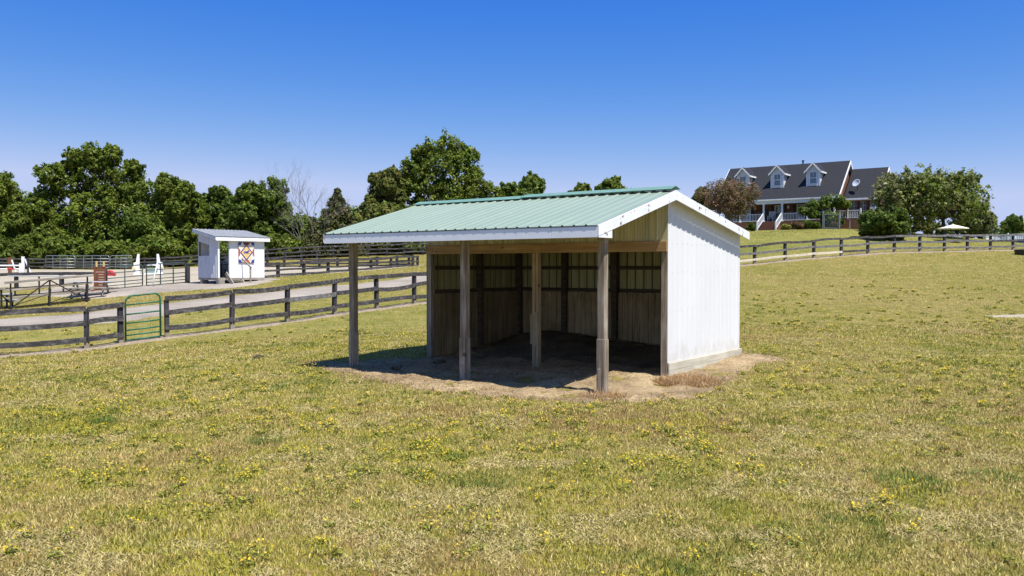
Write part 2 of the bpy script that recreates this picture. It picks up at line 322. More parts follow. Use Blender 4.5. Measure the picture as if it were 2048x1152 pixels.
# ------------------------------------------------------------------ masks of the bare places
DP = np.array([(-7.6,-2.2),(-4.83,-3.35),(-2.81,-3.6),(-.9,-3.5),(.24,-3.3),(1.1,-2.4),(1.35,-1.4),(1.2,.5),(.95,2.5),(.75,4.0),(0,4.3),(-6.05,4.2),(-6.3,-.1),(-6.6,-.9),(-7.3,-1.7)])
DPW = np.array([shed_world(*p) for p in DP])
def polydist(P, x, y):                            # signed distance, positive inside
    x = np.asarray(x); y = np.asarray(y); d = np.full(x.shape, 1e9); ins = np.zeros(x.shape, bool); n = len(P)
    for i in range(n):
        a, b = P[i], P[(i+1) % n]; ex, ey = b-a; wx, wy = x-a[0], y-a[1]
        t = np.clip((wx*ex+wy*ey)/(ex*ex+ey*ey), 0, 1); d = np.minimum(d, np.hypot(wx-ex*t, wy-ey*t))
        c = ((a[1] <= y) & (b[1] > y)) | ((b[1] <= y) & (a[1] > y))
        ins ^= c & (x < a[0]+(y-a[1])*ex/(ey if abs(ey) > 1e-9 else 1e-9))
    return np.where(ins, d, -d)
def linedist(P, x, y):
    x = np.asarray(x); y = np.asarray(y); d = np.full(x.shape, 1e9)
    for a, b in zip(P[:-1], P[1:]):
        ex, ey = b-a; wx, wy = x-a[0], y-a[1]; t = np.clip((wx*ex+wy*ey)/(ex*ex+ey*ey), 0, 1)
        d = np.minimum(d, np.hypot(wx-ex*t, wy-ey*t))
    return d
def g2(px, d): return ((px-1024)/F*d, d)
ROAD = np.array([g2(-700, 27.5), g2(-150, 29.2), g2(0, 30.3), g2(200, 32), g2(420, 35.2), g2(700, 41.5), g2(850, 47.5), g2(1000, 58), g2(1060, 75), g2(1060, 100)])
ARENA = np.array([g2(-420, 46), g2(33, 48.5), g2(215, 44.8), g2(285, 45.8), g2(378, 49), g2(540, 51.5), g2(656, 56), g2(742, 61), g2(835, 70), g2(850, 75), g2(700, 88), g2(535, 90), g2(250, 93), g2(0, 94), g2(-300, 94)])
APRON = np.array([g2(60, 44.3), g2(190, 41.6), g2(300, 42.6), g2(400, 43.2), g2(455, 43.0), g2(520, 45.2), g2(560, 50.5), g2(440, 52), g2(285, 47), g2(100, 47)])
LF = [(-15,25.3),(172,26.2),(240,26.9)]; LF2 = [(333,27.6),(463,28.6),(574,30.1),(668,31.9),(753,33.7),(828,35.6),(902,37.7)]
RF = [(1448,55.9),(1509,57),(1570,58),(1627,59.1),(1682,60.3),(1735,61.5),(1788,62.6),(1839,63.9),(1888,65.2),(1934,66.6),(1980,68),(2025,69.4),(2070,70.8)]
STRIPS = [np.array([g2(*a) for a in LF+LF2]), np.array([g2(*a) for a in RF])]
def hit(px, py, d0=8., d1=90.):                   # where a sight line meets the ground
    d = np.linspace(d0, d1, 1600); x = (px-1024)/F*d; k = np.argmax(terr(x, d) >= CZ-(py-HOR)/F*d); return x[k], d[k]
SPOT = np.array(hit(2035, 633))
def edge_noise(x, y, s=.5, seed=3): return (fbm(x, y, s, seed)-.5)
def m_dirt(x, y): return polydist(DPW, x, y)+edge_noise(x, y, .7)*.9
def m_road(x, y): return 1.75-linedist(ROAD, x, y)+edge_noise(x, y, 1.2, 9)*.8
def m_arena(x, y): return polydist(ARENA, x, y)+edge_noise(x, y, 1, 5)*.5
def m_apron(x, y): return polydist(APRON, x, y)+edge_noise(x, y, 1, 6)*1.2
def m_strip(x, y): return np.maximum(.34-linedist(STRIPS[0], x, y), .42-linedist(STRIPS[1], x, y))+edge_noise(x, y, 1.1, 12)*.6
def m_spot(x, y): return .9-np.hypot((x-SPOT[0]-.4)/1.35, (y-SPOT[1])/.55)+edge_noise(x, y, .7, 21)*1.5
# ------------------------------------------------------------------ SETTING: ground and sheets
def axis(lo, hi, a, b, fine, grow):
    m = list(np.arange(a, b+1e-6, fine)); s = fine
    while m[-1] < hi: s *= grow; m.append(m[-1]+s)
    s = fine
    while m[0] > lo: s *= grow; m.insert(0, m[0]-s)
    return np.array(m)
gx = axis(-900, 900, -16, 22, .3, 1.06); gy = axis(-60, 1400, 4, 36, .3, 1.05)
GX, GY = np.meshgrid(gx, gy)
def micro(x, y): return (fbm(x, y, 1.6, 31, 2)-.5)*.07*np.clip(1-np.hypot(x, y)/60, 0, 1)
def gz(x, y): return terr(x, y)+micro(x, y)
def lawn(x, y):                                   # mown yard beyond the hillside fence is greener
    t = (np.clip(linedist(STRIPS[1], x, y)/6, 0, 1))*((y-57) > (x-16)*.47)*(x > 8)*(y > 50)
    v = np.clip((37-y+(x+10)*.5)/6, 0, 1)*(y > 27)*(x < -3)*.45
    return np.clip(t*.8+v*(polydist(ARENA, x, y) < 0), 0, 1)
g = gridmesh('ground', GX, GY, gz(GX, GY), 'ground', None, lawn(GX, GY)); tag(g, 'dry pasture grass sloping up to the house', kind='structure')
def sheet(name, label, mfun, box, step, mat, lift=.03, rough=0., fade=.35):
    x = np.arange(box[0], box[1], step); y = np.arange(box[2], box[3], step); X, Y = np.meshgrid(x, y); m = mfun(X, Y)
    Z = gz(X, Y)+np.clip(m/fade, -1.5, 1)*lift
    if rough: Z = Z+(fbm(X, Y, .35, 41)-.5)*rough*np.clip(m/fade, 0, 1)
    o = gridmesh(name, X, Y, Z, mat, m > -fade*.8); tag(o, label, kind='structure'); return o
sheet('bare_dirt', 'trodden bare dirt under and around the open shed', m_dirt, (-6, 8.5, 11, 26), .09, 'dirt', .025, .15)
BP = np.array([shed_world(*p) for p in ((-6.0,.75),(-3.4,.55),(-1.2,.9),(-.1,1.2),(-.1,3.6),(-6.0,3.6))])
sheet('stall_bedding', 'darker bedding sheet in the back of the shed', lambda x, y: polydist(BP, x, y)+edge_noise(x, y, .8, 55)*1.1, (-4, 6, 15, 24), .1, 'bedding', .05, .07)  # darker sheet laid over the back part of the floor
sheet('gravel_lane', 'pale gravel lane behind the paddock fence', m_road, (-34, 8, 24, 100), .4, 'gravel', .05, fade=.5)
sheet('riding_arena', 'flat tan sand of the riding arena', m_arena, (-60, -6, 43, 96), .6, 'sand', .06, fade=.6)
sheet('sand_apron', 'pale gravel apron in front of the arena gates', m_apron, (-28, -12, 40, 54), .3, 'gravel', .045, fade=.5)
sheet('soil_strip', 'bare soil strip under the board fences', m_strip, (-17, -3, 23.5, 39.5), .15, 'soil', .03, .04, fade=.2)
sheet('soil_strip', 'bare soil strip under the hillside board fence', m_strip, (13, 45, 54, 73), .22, 'soil', .04, .04, fade=.25)
sheet('sand_patch', 'bleached sandy patch at the right of the pasture', m_spot, (SPOT[0]-5, SPOT[0]+6, SPOT[1]-4, SPOT[1]+4), .15, 'sand', .03, .05, fade=.3)
# ------------------------------------------------------------------ RUN-IN SHED
RIB = .2286
def rib_profile(length, off=.1, h=.02, minor=True):
    """(u, height) points of ribbed steel along u = 0..length"""
    ev = {0.0: 0, length: 0}
    u = off
    while u < length-.03:
        for du, hh in ((-.03, 0), (-.013, h), (.013, h), (.03, 0)):
            if 0 < u+du < length: ev[u+du] = hh
        if minor:
            for k in (.076, .152):
                for du, hh in ((-.008, 0), (0, h*.16), (.008, 0)):
                    if 0 < u+k+du < length: ev[u+k+du] = hh
        u += RIB
    return sorted(ev.items())
def rib_sheet(mb, length, f0, f1, out, off=.1, h=.02, thick=.006, minor=True):
    """ribbed sheet: f0(u), f1(u) give its two long edges, out the outward unit vector"""
    o = Vector(out); pr = rib_profile(length, off, h, minor)
    A = [Vector(f0(u))+o*hh for u, hh in pr]; B = [Vector(f1(u))+o*hh for u, hh in pr]; n = len(pr)
    vs = A+B+[a-o*thick for a in A]+[b-o*thick for b in B]; fs = []
    for i in range(n-1):
        fs += [(i, i+1, n+i+1, n+i), (2*n+i, 3*n+i, 3*n+i+1, 2*n+i+1), (i, 2*n+i, 2*n+i+1, i+1), (n+i, n+i+1, 3*n+i+1, 3*n+i)]
    fs += [(0, n, 3*n, 2*n), (n-1, 3*n-1, 4*n-1, 2*n-1)]
    mb.add(vs, fs); return mb
SL, SD = 6.10, 3.717
YR, ZR, YE, ZE, YB, ZB = -.054, 3.582, -2.94, 2.816, 3.76, 2.935
def zroof(y): return ZR+(ZE-ZR)*(y-YR)/(YE-YR) if y < YR else ZR+(ZB-ZR)*(y-YR)/(YB-YR)
OH = .17
shed = thing('run_in_shed', 'open-fronted white metal horse shed with pale green ribbed roof and timber porch posts', 'shed', (SHED_O[0], SHED_O[1], 0), ROTZ)
rf = MB()
rib_sheet(rf, SL+2*OH, lambda u: (-SL-OH+u, YE-.03, ZE-.008), lambda u: (-SL-OH+u, YR, ZR), Vector((0, -(ZR-ZE), YR-YE)).normalized(), .06, .017, .012, False)
rib_sheet(rf, SL+2*OH, lambda u: (-SL-OH+u, YR+.004, ZR-.004), lambda u: (-SL-OH+u, YB+.03, ZB-.006), Vector((0, ZR-ZB, YB-YR)).normalized(), .06, .017, .012, False)
roof = rf.build('roof', 'roof_green', shed)
MB().hexa([(-SL-OH+.01, YE, ZE-.028), (SL*0+OH-.01, YE, ZE-.028), (OH-.01, YR-.02, ZR-.036), (-SL-OH+.01, YR-.02, ZR-.036)], [(-SL-OH+.01, YE, ZE-.020), (OH-.01, YE, ZE-.020), (OH-.01, YR-.02, ZR-.028), (-SL-OH+.01, YR-.02, ZR-.028)]).hexa([(-SL-OH+.01, YR, ZR-.040), (OH-.01, YR, ZR-.040), (OH-.01, YB, ZB-.030), (-SL-OH+.01, YB, ZB-.030)], [(-SL-OH+.01, YR, ZR-.032), (OH-.01, YR, ZR-.032), (OH-.01, YB, ZB-.022), (-SL-OH+.01, YB, ZB-.022)]).build('bounce_underside', 'old_white', roof)  # pale sheet added under the roof to bounce ground light inside
cap = MB()
for x0, x1, dz in ((-SL-OH-.01, -3.2, .0), (-3.26, OH+.015, .022)):
    for ya, za, yb, zb in ((YR-.2, zroof(YR-.2)+.034+dz, YR, ZR+.05+dz), (YR+.003, ZR+.05+dz, YR+.2, zroof(YR+.2)+.034+dz)):
        cap.hexa([(x0, ya, za), (x1, ya, za), (x1, yb, zb), (x0, yb, zb)], [(x0, ya, za+.008), (x1, ya, za+.008), (x1, yb, zb+.012), (x0, yb, zb+.012)])
cap.build('ridge_cap', 'roof_cap', roof)
# walls
w = rib_sheet(MB(), SD, lambda u: (0, u, .30), lambda u: (0, u, zroof(u)-.03), (1, 0, 0), .11, .012)
sc = MB()
for z in (.48, 1.3, 2.05, 2.6):
    u = .11+.0762
    while u < SD-.05:
        zz_ = z+random.gauss(0, .006)
        if zz_ < zroof(u)-.3: sc.lathe([(.0, .006), (.009, .005), (.011, 0)], 6, (0, 0, 0)); n_ = len(sc.v); sc.v[n_-18:] = [(.004+c, u+a, zz_+b_) for a, b_, c in sc.v[n_-18:]]
        u += RIB
w.add(sc.v, sc.f); tag(w.build('gable_wall', 'white_metal', shed), 'bright white ribbed gable wall facing the hill')
w = rib_sheet(MB(), SD, lambda u: (-SL, SD-u, .16), lambda u: (-SL, SD-u, zroof(SD-u)-.03), (-1, 0, 0), .11)
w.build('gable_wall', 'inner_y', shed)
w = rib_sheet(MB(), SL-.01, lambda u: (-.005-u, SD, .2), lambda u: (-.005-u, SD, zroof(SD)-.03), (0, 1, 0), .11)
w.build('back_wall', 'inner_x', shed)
w = rib_sheet(MB(), SL-.014, lambda u: (-SL+.007+u, -.006, 2.632), lambda u: (-SL+.007+u, -.006, zroof(-.006)-.03), (0, -1, 0), .14)
tag(w.build('header_panel', 'cream_metal', shed), 'cream ribbed panel, bounce tint and rib shade painted in, between the beam and the roof')
MB().box(-SL+.02, -2.86, -.052, -.008, 2.43, 2.628).box(-2.855, -.004, -.052, -.008, 2.43, 2.628).build('header_beam', 'beam_wood', shed, .004)
for x0, lab in ((-.142, 'front corner post beside the white wall'), (-SL+.012, None)):
    o = MB().box(x0, x0+.13, -.004, .13, -.2, 2.428).build('wall_post', 'post_grey', shed, .005); tag(o, lab)
o = MB().box(-3.13, -3.058, -.004, .135, -.2, 2.428).box(-3.05, -2.985, .004, .13, -.2, 2.428).build('wall_post', 'post_tan', shed, .004)
tag(o, 'tan doubled post in the middle of the opening')
MB().box(-3.172, -3.134, -.012, .142, .50, 1.13).box(-3.046, -2.945, -.03, .0, .47, 1.18).build('splice_board', 'post_tan', o, .003)
PP = -2.363
for k, (x, zt) in enumerate(((-.07, 1), (-SL/2, 1), (-SL+.06, 1))):
    z1 = zroof(PP-.07)-.29
    o = MB().box(x-.067, x+.067, PP-.068, PP+.066, -.25, z1).build('porch_post', 'post_grey', shed, .006)
    tag(o, ('nearest porch post, split and patched with boards low down', 'middle porch post of grey weathered timber', 'far left porch post standing darker in the shade')[k])
    zs = (.92, .80, .80)[k]
    MB().box(x-.072, x+.07, PP-.082, PP-.070, -.2, zs).box(x-.055, x+.012, PP-.094, PP-.0825, -.2, zs-.5).box(x+.0685, x+.080, PP-.069, PP+.066, -.22, zs-.006).build('splice_board', 'post_grey', o, .004)
MB().box(-SL-.02, .03, PP-.066, PP-.022, zroof(PP-.07)-.288, zroof(PP-.07)-.03).build('eave_beam', 'beam_wood', shed, .004)
# trim
fb = MB()
fx = [-SL-OH, -3.86, -.72, OH+.0]
for a, b in zip(fx[:-1], fx[1:]): fb.box(a+.003, b-.003, YE-.02, YE+.004, ZE-.205, ZE-.03)
tag(fb.build('fascia', 'trim_clean', shed, .003), 'long white fascia along the front eave')
def rake(x0, x1, mb, h=.175):
    for ya, yb in ((YE-.02, YR), (YR+.002, YB+.03)):
        za, zb = (zroof(max(ya, YE))-.012, ZR-.012) if yb <= YR+.001 else (ZR-.012, zroof(yb)-.012)
        mb.hexa([(x0, ya, za-h), (x1, ya, za-h), (x1, yb, zb-h), (x0, yb, zb-h)], [(x0, ya, za), (x1, ya, za), (x1, yb, zb), (x0, yb, zb)])
    return mb
tag(rake(OH+.002, OH+.026, MB()).build('rake_board', 'trim_white', shed, .003), 'white gable trim with peeling paint, above the white wall')
rake(-SL-OH-.026, -SL-OH-.002, MB()).build('rake_board', 'trim_clean', shed, .003)
zt = ZE-.19
MB().prism([(OH+.004, YE-.015, ZE-.208), (OH+.004, YE+.43, ZE-.208), (OH+.004, YE+.43, zroof(YE+.43)-.19), (OH+.004, YE-.015, zt)], (.018, 0, 0)).build('eave_return', 'trim_white', shed, .002)
# inside: girts, posts, planks, skirt
g = MB()
for z in (1.559, 2.117): g.box(-SL+.15, -.15, SD-.055, SD-.012, z-.045, z+.045)
g.build('girt', 'girt', shed, .004)
g = MB()
for z in (1.559, 2.117): g.box(-SL+.014, -SL+.055, .15, SD-.06, z-.045, z+.045)
g.build('girt', 'girt', shed, .004)
g = MB()
for z in (1.559, 2.117): g.box(-.055, -.014, .15, SD-.06, z-.045, z+.045)
g.build('girt', 'girt', shed, .004)
for x in (-SL+.02, -4.65, -3.19):
    MB().box(x, x+.14, SD-.2, SD-.062, -.1, zroof(SD)-.06).build('wall_post', 'girt', shed, .005)
MB().box(-SL+.06, -SL+.19, 1.8, 1.94, -.1, zroof(1.9)-.06).build('wall_post', 'girt', shed, .005)
pb = MB(); x = -SL+.2
while x < -.2:
    wd = random.uniform(.135, .165); pb.box(x+.004, x+wd-.004, SD-.09-random.random()*.006, SD-.058, -.1, 1.512+random.uniform(-.015, .0)); x += wd
pb.build('kick_boards', 'plank_in', shed)
pb = MB(); y = .15
while y < SD-.3:
    wd = random.uniform(.16, .2); pb.box(-SL+.057, -SL+.088+random.random()*.006, y+.003, y+wd-.003, -.1, 1.512+random.uniform(-.015, 0)); y += wd
pb.build('kick_boards', 'plank_dark', shed)
MB().box(.004, .04, .0, SD+.05, .155, .298).box(.002, .038, .002, SD+.04, -.1, .152).build('skirt_board', 'skirt', shed, .004)
MB().box(-SL, -.16, SD+.002, SD+.038, -.1, .19).build('skirt_board', 'skirt', shed, .004)

# ------------------------------------------------------------------ FENCES
def fence(name, label, pts, ph, pw, rails, post='fence_post', rail='fence', foot=True, group=None, sag=.042, alt=None, cap=True, cat='fence', skip=()):
    """pts: ground points; rails: (height above ground, board height); each board spans one bay on the camera side"""
    P = [Vector((p[0], p[1], tz(*p[:2]))) for p in pts]; root = thing(name, label, cat, P[0], 0, group); L = [p-P[0] for p in P]
    for i, p in enumerate(L):
        a = (L[min(i+1, len(L)-1)]-L[max(i-1, 0)]); a.z = 0; a.normalize(); nrm = Vector((a.y, -a.x, 0)); lean = Vector((random.gauss(0, .012), random.gauss(0, .012), 0))
        h = ph+random.uniform(-.03, .05)
        def q(z, s=1): return [p+lean*z+a*dx*s+nrm*dy*s+Vector((0, 0, z)) for dx, dy in ((-pw/2, -pw/2), (pw/2, -pw/2), (pw/2, pw/2), (-pw/2, pw/2))]
        po = MB().hexa(q(.2 if foot else -.25), q(h)).build('post', post, root, .006)
        if foot: MB().hexa(q(-.25, .97), q(.198, .97)).build('post_foot', 'post_foot', po)
    for i in range(len(L)-1):
        if i in skip: continue
        a = L[i+1]-L[i]; d = Vector((a.x, a.y, 0)).normalized(); nrm = Vector((d.y, -d.x, 0))
        for k, (rz, rh) in enumerate(rails):
            off = pw/2+.022; s0 = L[i]+nrm*off; s1 = L[i+1]+nrm*off; n = 5; vs = []; z0 = random.gauss(0, sag*.4); z1 = random.gauss(0, sag*.4); bow = random.gauss(-.2, .6)*sag
            e0 = -pw*.45 if i == 0 else .004; e1 = a.length+(pw*.45 if i == len(L)-2 else -.004)
            for j in range(n+1):
                t = (e0+(e1-e0)*j/n)/a.length; c = s0.lerp(s1, t)+Vector((0, 0, rz+z0*(1-t)+z1*t+bow*4*t*(1-t)))+nrm*random.gauss(0, .004)
                for dy, dz in ((-.02, -1), (.02, -1), (.02, 1), (-.02, 1)): vs.append(c+nrm*dy+Vector((0, 0, dz*rh/2)))
            fs = [(j*4+b, j*4+(b+1) % 4, j*4+4+(b+1) % 4, j*4+4+b) for j in range(n) for b in range(4)]+[(3, 2, 1, 0), (n*4, n*4+1, n*4+2, n*4+3)]
            mt = rail; lab = None
            if alt and (i, k) in alt: mt, lab = alt[(i, k)]
            tag(MB().add(vs, fs).build('rail', mt, root, .004), lab)
    return root
R3 = [(1.25, .16), (.80, .16), (.30, .16)]
fence('board_fence', 'short black board fence run left of the green gate', [g2(*a) for a in LF], 1.2, .15, R3)
fence('board_fence', 'long black three-board fence running from the green gate to behind the shed', [g2(*a) for a in LF2], 1.24, .14, R3, alt={(2, 1): ('fence_grey', 'middle board with paint flaked off')})
R3b = [(1.22, .15), (.76, .15), (.31, .15)]
al = {(i, 2): ('rail_new', 'pale new bottom board') for i in range(4)}
al.update({(i, 1): ('fence_grey', None) for i in range(10)}); al.update({(i, 2): ('fence_grey', None) for i in range(5, 12)}); al.update({(i, 0): ('fence_grey', None) for i in (6, 7, 8, 9, 10, 11)})
fence('board_fence', 'grey weathered board fence climbing the hillside right of the shed', [g2(*a) for a in RF], 1.22, .17, R3b, alt=al)
# arena rails
A1 = [(440, 49.6), (500, 50.6), (556, 52), (607.6, 54), (656, 56.5), (700, 59.3), (742, 62), (782, 65.5), (818, 69), (835, 71)]
A2 = [(-340, 45), (-210, 45.5), (-80, 46.5), (33, 47.5), (123, 47.6), (192, 46.6)]
R2 = [(.80, .15), (.42, .12), (.12, .13)]
fence('arena_fence', 'low black arena rail from the white booth off to the right', [g2(*a) for a in A1], .86, .17, R2, foot=False)
fence('arena_fence', 'low black arena rail behind the bleachers', [g2(*a) for a in A2], .86, .17, [(.78, .17)], foot=False)
A3 = [(490, 89), (535, 88.5), (569, 88), (603, 87.5), (639, 86.5), (675, 85.5), (714, 84), (754, 82), (794, 80), (826, 78)]
fence('arena_fence', 'far low black rail along the back of the arena', [g2(*a) for a in A3], .95, .2, [(.85, .17), (.45, .15), (.15, .15)], foot=False)
A4 = [(500, 96), (535, 96.5), (571, 97), (603, 97.5), (634, 98), (667, 98.5), (701, 99), (736, 99.3), (774, 99.6), (809, 100), (846, 100), (885, 100)]
fence('board_fence', 'tall black three-board fence in front of the cedars behind the arena', [g2(*a) for a in A4], 1.4, .22, [(1.32, .17), (.85, .16), (.38, .16)], foot=False)
A5 = [(-130, 97), (-85, 97), (-40, 97), (5, 97), (50, 97), (90, 97), (130, 97), (170, 97), (210, 97), (250, 97), (290, 97), (330, 97), (370, 97), (410, 97), (450, 96.5)]
fence('board_fence', 'dark three-board fence under the broadleaf trees at the back left', [g2(*a) for a in A5], 1.25, .2, [(1.15, .17), (.75, .16), (.35, .16)], foot=False)
# ------------------------------------------------------------------ TUBE GATES
def tube_gate(name, label, cat, p, q, h, bars, r, mat, rc=.2, verts=(), lift=.08, group=None, single_loop=True):
    P = Vector(p); Q = Vector(q); root = thing(name, label, cat, P, 0, group); a = Q-P; L = math.hypot(a.x, a.y); dz = a.z; d = Vector((a.x, a.y, 0))/L
    def w(u, z): return d*u+Vector((0, 0, z+lift+dz*u/L))
    loop = [w(0, 0), w(0, h-rc)]
    for k in range(1, 6): t = k/6*PI/2; loop.append(w(rc-rc*math.cos(t), h-rc+rc*math.sin(t)))
    loop += [w(rc, h), w(L-rc, h)]
    for k in range(1, 6): t = k/6*PI/2; loop.append(w(L-rc+rc*math.sin(t), h-rc+rc*math.cos(t)))
    loop += [w(L, h-rc), w(L, 0)]
    fr = MB().tube(loop, r, 10).build('gate_frame', mat, root, smooth=True)
    for z in bars: MB().tube([w(r*.6, z), w(L-r*.6, z)], r*.8, 8).build('gate_bar', mat, root, smooth=True)
    for u in verts: MB().bar(w(u*L, .0)+Vector((.0, -.02, 0)), w(u*L, h-r)+Vector((0, -.02, 0)), r*2.2, r*.9, d).build('gate_brace', mat, root)
    return root, w
p0 = on(250, 26.95); p1 = on(320, 27.45)
gt, w = tube_gate('pedestrian_gate', 'green tubular walk-through gate with rounded top between two black fence runs', 'gate', p0, p1, 1.41, (.02, .17, .33, .55, .83, 1.13), .030, 'gate_green', .2, lift=.07)
MB().tube([w(-.1, .14), w(.0, .14)], .012).tube([w(-.1, 1.2), w(.0, 1.2)], .012).build('hinge', 'frame_black', gt)
MB().tube([w(1.16, .78), w(1.3, .80)], .01).build('latch_chain', 'gate_grey', gt)
tube_gate('arena_gate', 'dark tubular arena gate leaf nearest the white booth', 'gate', on(293, 46.2), on(371, 48.6), 1.13, (.0, .16, .33, .55, .82), .03, 'gate_dark', .12, (.35, .68), group='arena gate leaves')
tube_gate('arena_gate', 'dark tubular arena gate leaf beside the brown slatted stand', 'gate', on(285, 46.0), on(214, 44.6), 1.13, (.0, .16, .33, .55, .82), .03, 'gate_dark', .12, (.5,), group='arena gate leaves')
o = on(375.5, 48.8); gp = thing('gate_post', 'thick black post at the booth end of the arena gates', 'post', o)
MB().box(-.1, .1, -.1, .1, -.2, 1.04).build('shaft', 'fence_post', gp, .01); MB().box(-.11, .11, -.11, .11, 1.042, 1.07).build('post_cap', 'fence_post', gp)
for i, (a, b) in enumerate((((92, 96), (150, 95.5)), ((151, 95.5), (219, 95)), ((221, 95), (264, 95.3)))):
    tube_gate('corral_panel', ('grey pipe corral panel farthest left behind the arena', 'grey pipe corral panel in the middle behind the brown slatted stand', 'grey pipe corral panel at the right end of the three')[i], 'panel', on(*a), on(*b), 1.45, (.15, .45, .8, 1.15), .035, 'gate_grey', .2, (.25, .5, .75), lift=.1, group='pipe corral panels behind the arena')
# ------------------------------------------------------------------ BLEACHERS, PICNIC TABLE, JUMPS
def bleacher(label, p, q, nf, top=1.30, seatmat='seat_wood', run=.62):
    P = Vector(p); Q = Vector(q); a = Q-P; L = a.length; rz = math.atan2(a.y, a.x)
    root = thing('bleacher', label, 'bleachers', P, rz, 'bleachers by the arena'); sl = math.asin(a.z/L)
    def zz(u): return a.z*u/L
    hs = (top, top*.72, top*.42)
    for k, h in enumerate(hs):
        y = k*run
        MB().hexa([(-.25, y-.13, h+zz(-.25)-.11), (L+.25, y-.13, h+zz(L+.25)-.11), (L+.25, y+.13, h+zz(L+.25)-.11), (-.25, y+.13, h+zz(-.25)-.11)],
                  [(-.25, y-.13, h+zz(-.25)), (L+.25, y-.13, h+zz(L+.25)), (L+.25, y+.13, h+zz(L+.25)), (-.25, y+.13, h+zz(-.25))]).build('seat', seatmat if k else 'seat_wood', root, .008)
        if k < 2:
            z = h-.36
            MB().bar((-.2, y+run*.45, z+zz(0)), (L+.2, y+run*.45, z+zz(L)), .22, .035).build('foot_board', 'frame_black', root)
    for i in range(nf):
        u = L*i/(nf-1); f = MB(); z = zz(u)
        for k, h in enumerate(hs): f.bar((u, k*run, z-.12), (u, k*run, h-.112+z), .07, .07); f.bar((u, k*run-.11, h-.135+z), (u, k*run+.11, h-.135+z), .04, .04)
        f.bar((u, -.05, .02+z), (u, 2*run+.1, .02+z), .045, .045); f.bar((u+.046, 0, top*.62+z), (u+.046, 2*run, .1+z), .035, .035)
        f.build('frame', 'frame_black', root)
        if i < nf-1:
            u2 = L*(i+1)/(nf-1); c = MB(); hi, lo = top*.92, .06
            if i % 2: c.bar((u, -.03, hi+zz(u)), (u2, -.03, lo+zz(u2)), .055, .055)
            else: c.bar((u, -.03, lo+zz(u)), (u2, -.03, hi+zz(u2)), .055, .055)
            c.bar((u, 1.4*run, .1+zz(u)), (u2, 1.4*run, .4*top+zz(u2)), .03, .03); c.build('cross_brace', 'frame_black', root)
    return root
bleacher('three-row bleacher with bleached wood seats nearest the black fence', on(21, 39.0), on(174, 40.6), 3)
bleacher('bleacher with a dull aluminium seat farther left and partly out of frame', on(-110, 39.0), on(2, 39.4), 2, 1.0, 'alu')
t = thing('spectator_bench', 'silvery plank bench standing between the bleacher and the arena rail', 'bench', on(22, 44.2))
MB().box(-.1, 3.0, -.14, .14, .98, 1.03).build('seat', 'alu', t, .008)
for x in (.2, 1.45, 2.7): MB().bar((x, 0, -.1), (x, 0, .978), .06, .06).bar((x, -.3, .02), (x, .3, .02), .06, .05).build('leg', 'frame_black', t)
o = on(181, 42.6); pt = thing('picnic_table', 'weathered wooden picnic table at the end of the bleacher', 'table', o, .10)
MB().box(-1.0, .95, -.36, -.13, .70, .745).box(-1.0, .95, -.12, .11, .70, .745).box(-1.0, .95, .12, .35, .70, .745).build('tabletop', 'alu', pt, .006)
for y in (-.78, .72): MB().box(-1.0, 1.05, y-.14, y+.14, .40, .445).build('bench', 'seat_wood', pt, .006)
for x in (-.72, .7): MB().bar((x, -.55, -.1), (x, -.12, .698), .09, .045).bar((x, .55, -.1), (x, .12, .698), .09, .045).bar((x+.046, -.85, .37), (x+.046, .8, .37), .045, .09).build('leg', 'seat_wood', pt)
o = on(200, 44.6); st = thing('jump_wing', 'brown slatted wooden stand with two yellow round poles on top behind the picnic table', 'jump stand', o, .05)
b = MB()
for k in range(9): b.box(-.24, .24, -.02, .012, .06+k*.135, .175+k*.135)
b.build('slats', 'brown_paint', st, .004)
for x in (-.275, .275): MB().box(x-.035, x+.035, -.04, .05, -.1, 1.30).build('upright', 'brown_paint', st, .005); MB().box(x-.05, x+.05, -.45, .45, -.06, .06).build('foot', 'brown_paint', st)
for x in (-.17, .20): MB().tube([(x, 0, 1.26), (x, 0, 1.56)], .055, 10).build('round_pole', 'yellow_wood', st)
def standard(label, o, rz, mirror=1, h=1.6):
    r = thing('jump_standard', label, 'jump standard', o, rz, 'white jump standards in the arena')
    m = mirror
    MB().prism([(-.08*m, 0, .0), (.36*m, 0, .0), (.33*m, 0, .95), (.17*m, 0, 1.0), (.07*m, 0, h), (-.08*m, 0, h)][::1], (0, .09, 0)).build('wing', 'white_paint', r, .004)
    MB().box(-.24, .5*(1 if m > 0 else .6), -.3, .38, -.08, .10).build('foot', 'white_paint', r, .006); MB().box(.3*m-.12, .3*m+.12, -.1, .0, .46, .66).build('block', 'yellow_block', r)
    return r
standard('tapered white jump standard left of the grey-green filler box', on(277, 63.5), .3, -1)
standard('tapered white jump standard right of the grey-green filler box', on(316, 64.5), .3, 1)
o = on(303, 63.9); fx_ = thing('jump_filler', 'grey-green panel on a white base between the two white jump standards', 'jump filler', o, .3)
MB().box(-.42, .42, -.05, .05, .18, .56).build('panel', 'box_green', fx_, .005); MB().box(-.5, .5, -.12, .12, -.05, .178).build('base', 'white_paint', fx_, .005); MB().tube([(-.35, 0, .74), (.0, 0, .79), (.35, 0, .74)], .05).build('trim_rail', 'white_paint', fx_)
o = on(308, 45.9); MB_ = thing('jump_pole', 'thin white pole leaning upright against the arena gate', 'pole', on(304.5, 45.6))
MB().tube([(0, 0, -.03), (.06, .18, .7), (.12, .42, 1.36)], .028, 10).build('shaft', 'white_paint', MB_, smooth=True); MB().tube([(.115, .4, 1.362), (.127, .44, 1.42)], .03, 10).build('end_band', 'white_paint', MB_)
o = on(217, 60); rb = thing('jump_block', 'red and white wooden jump block lying on the sand', 'jump filler', o, -.3)
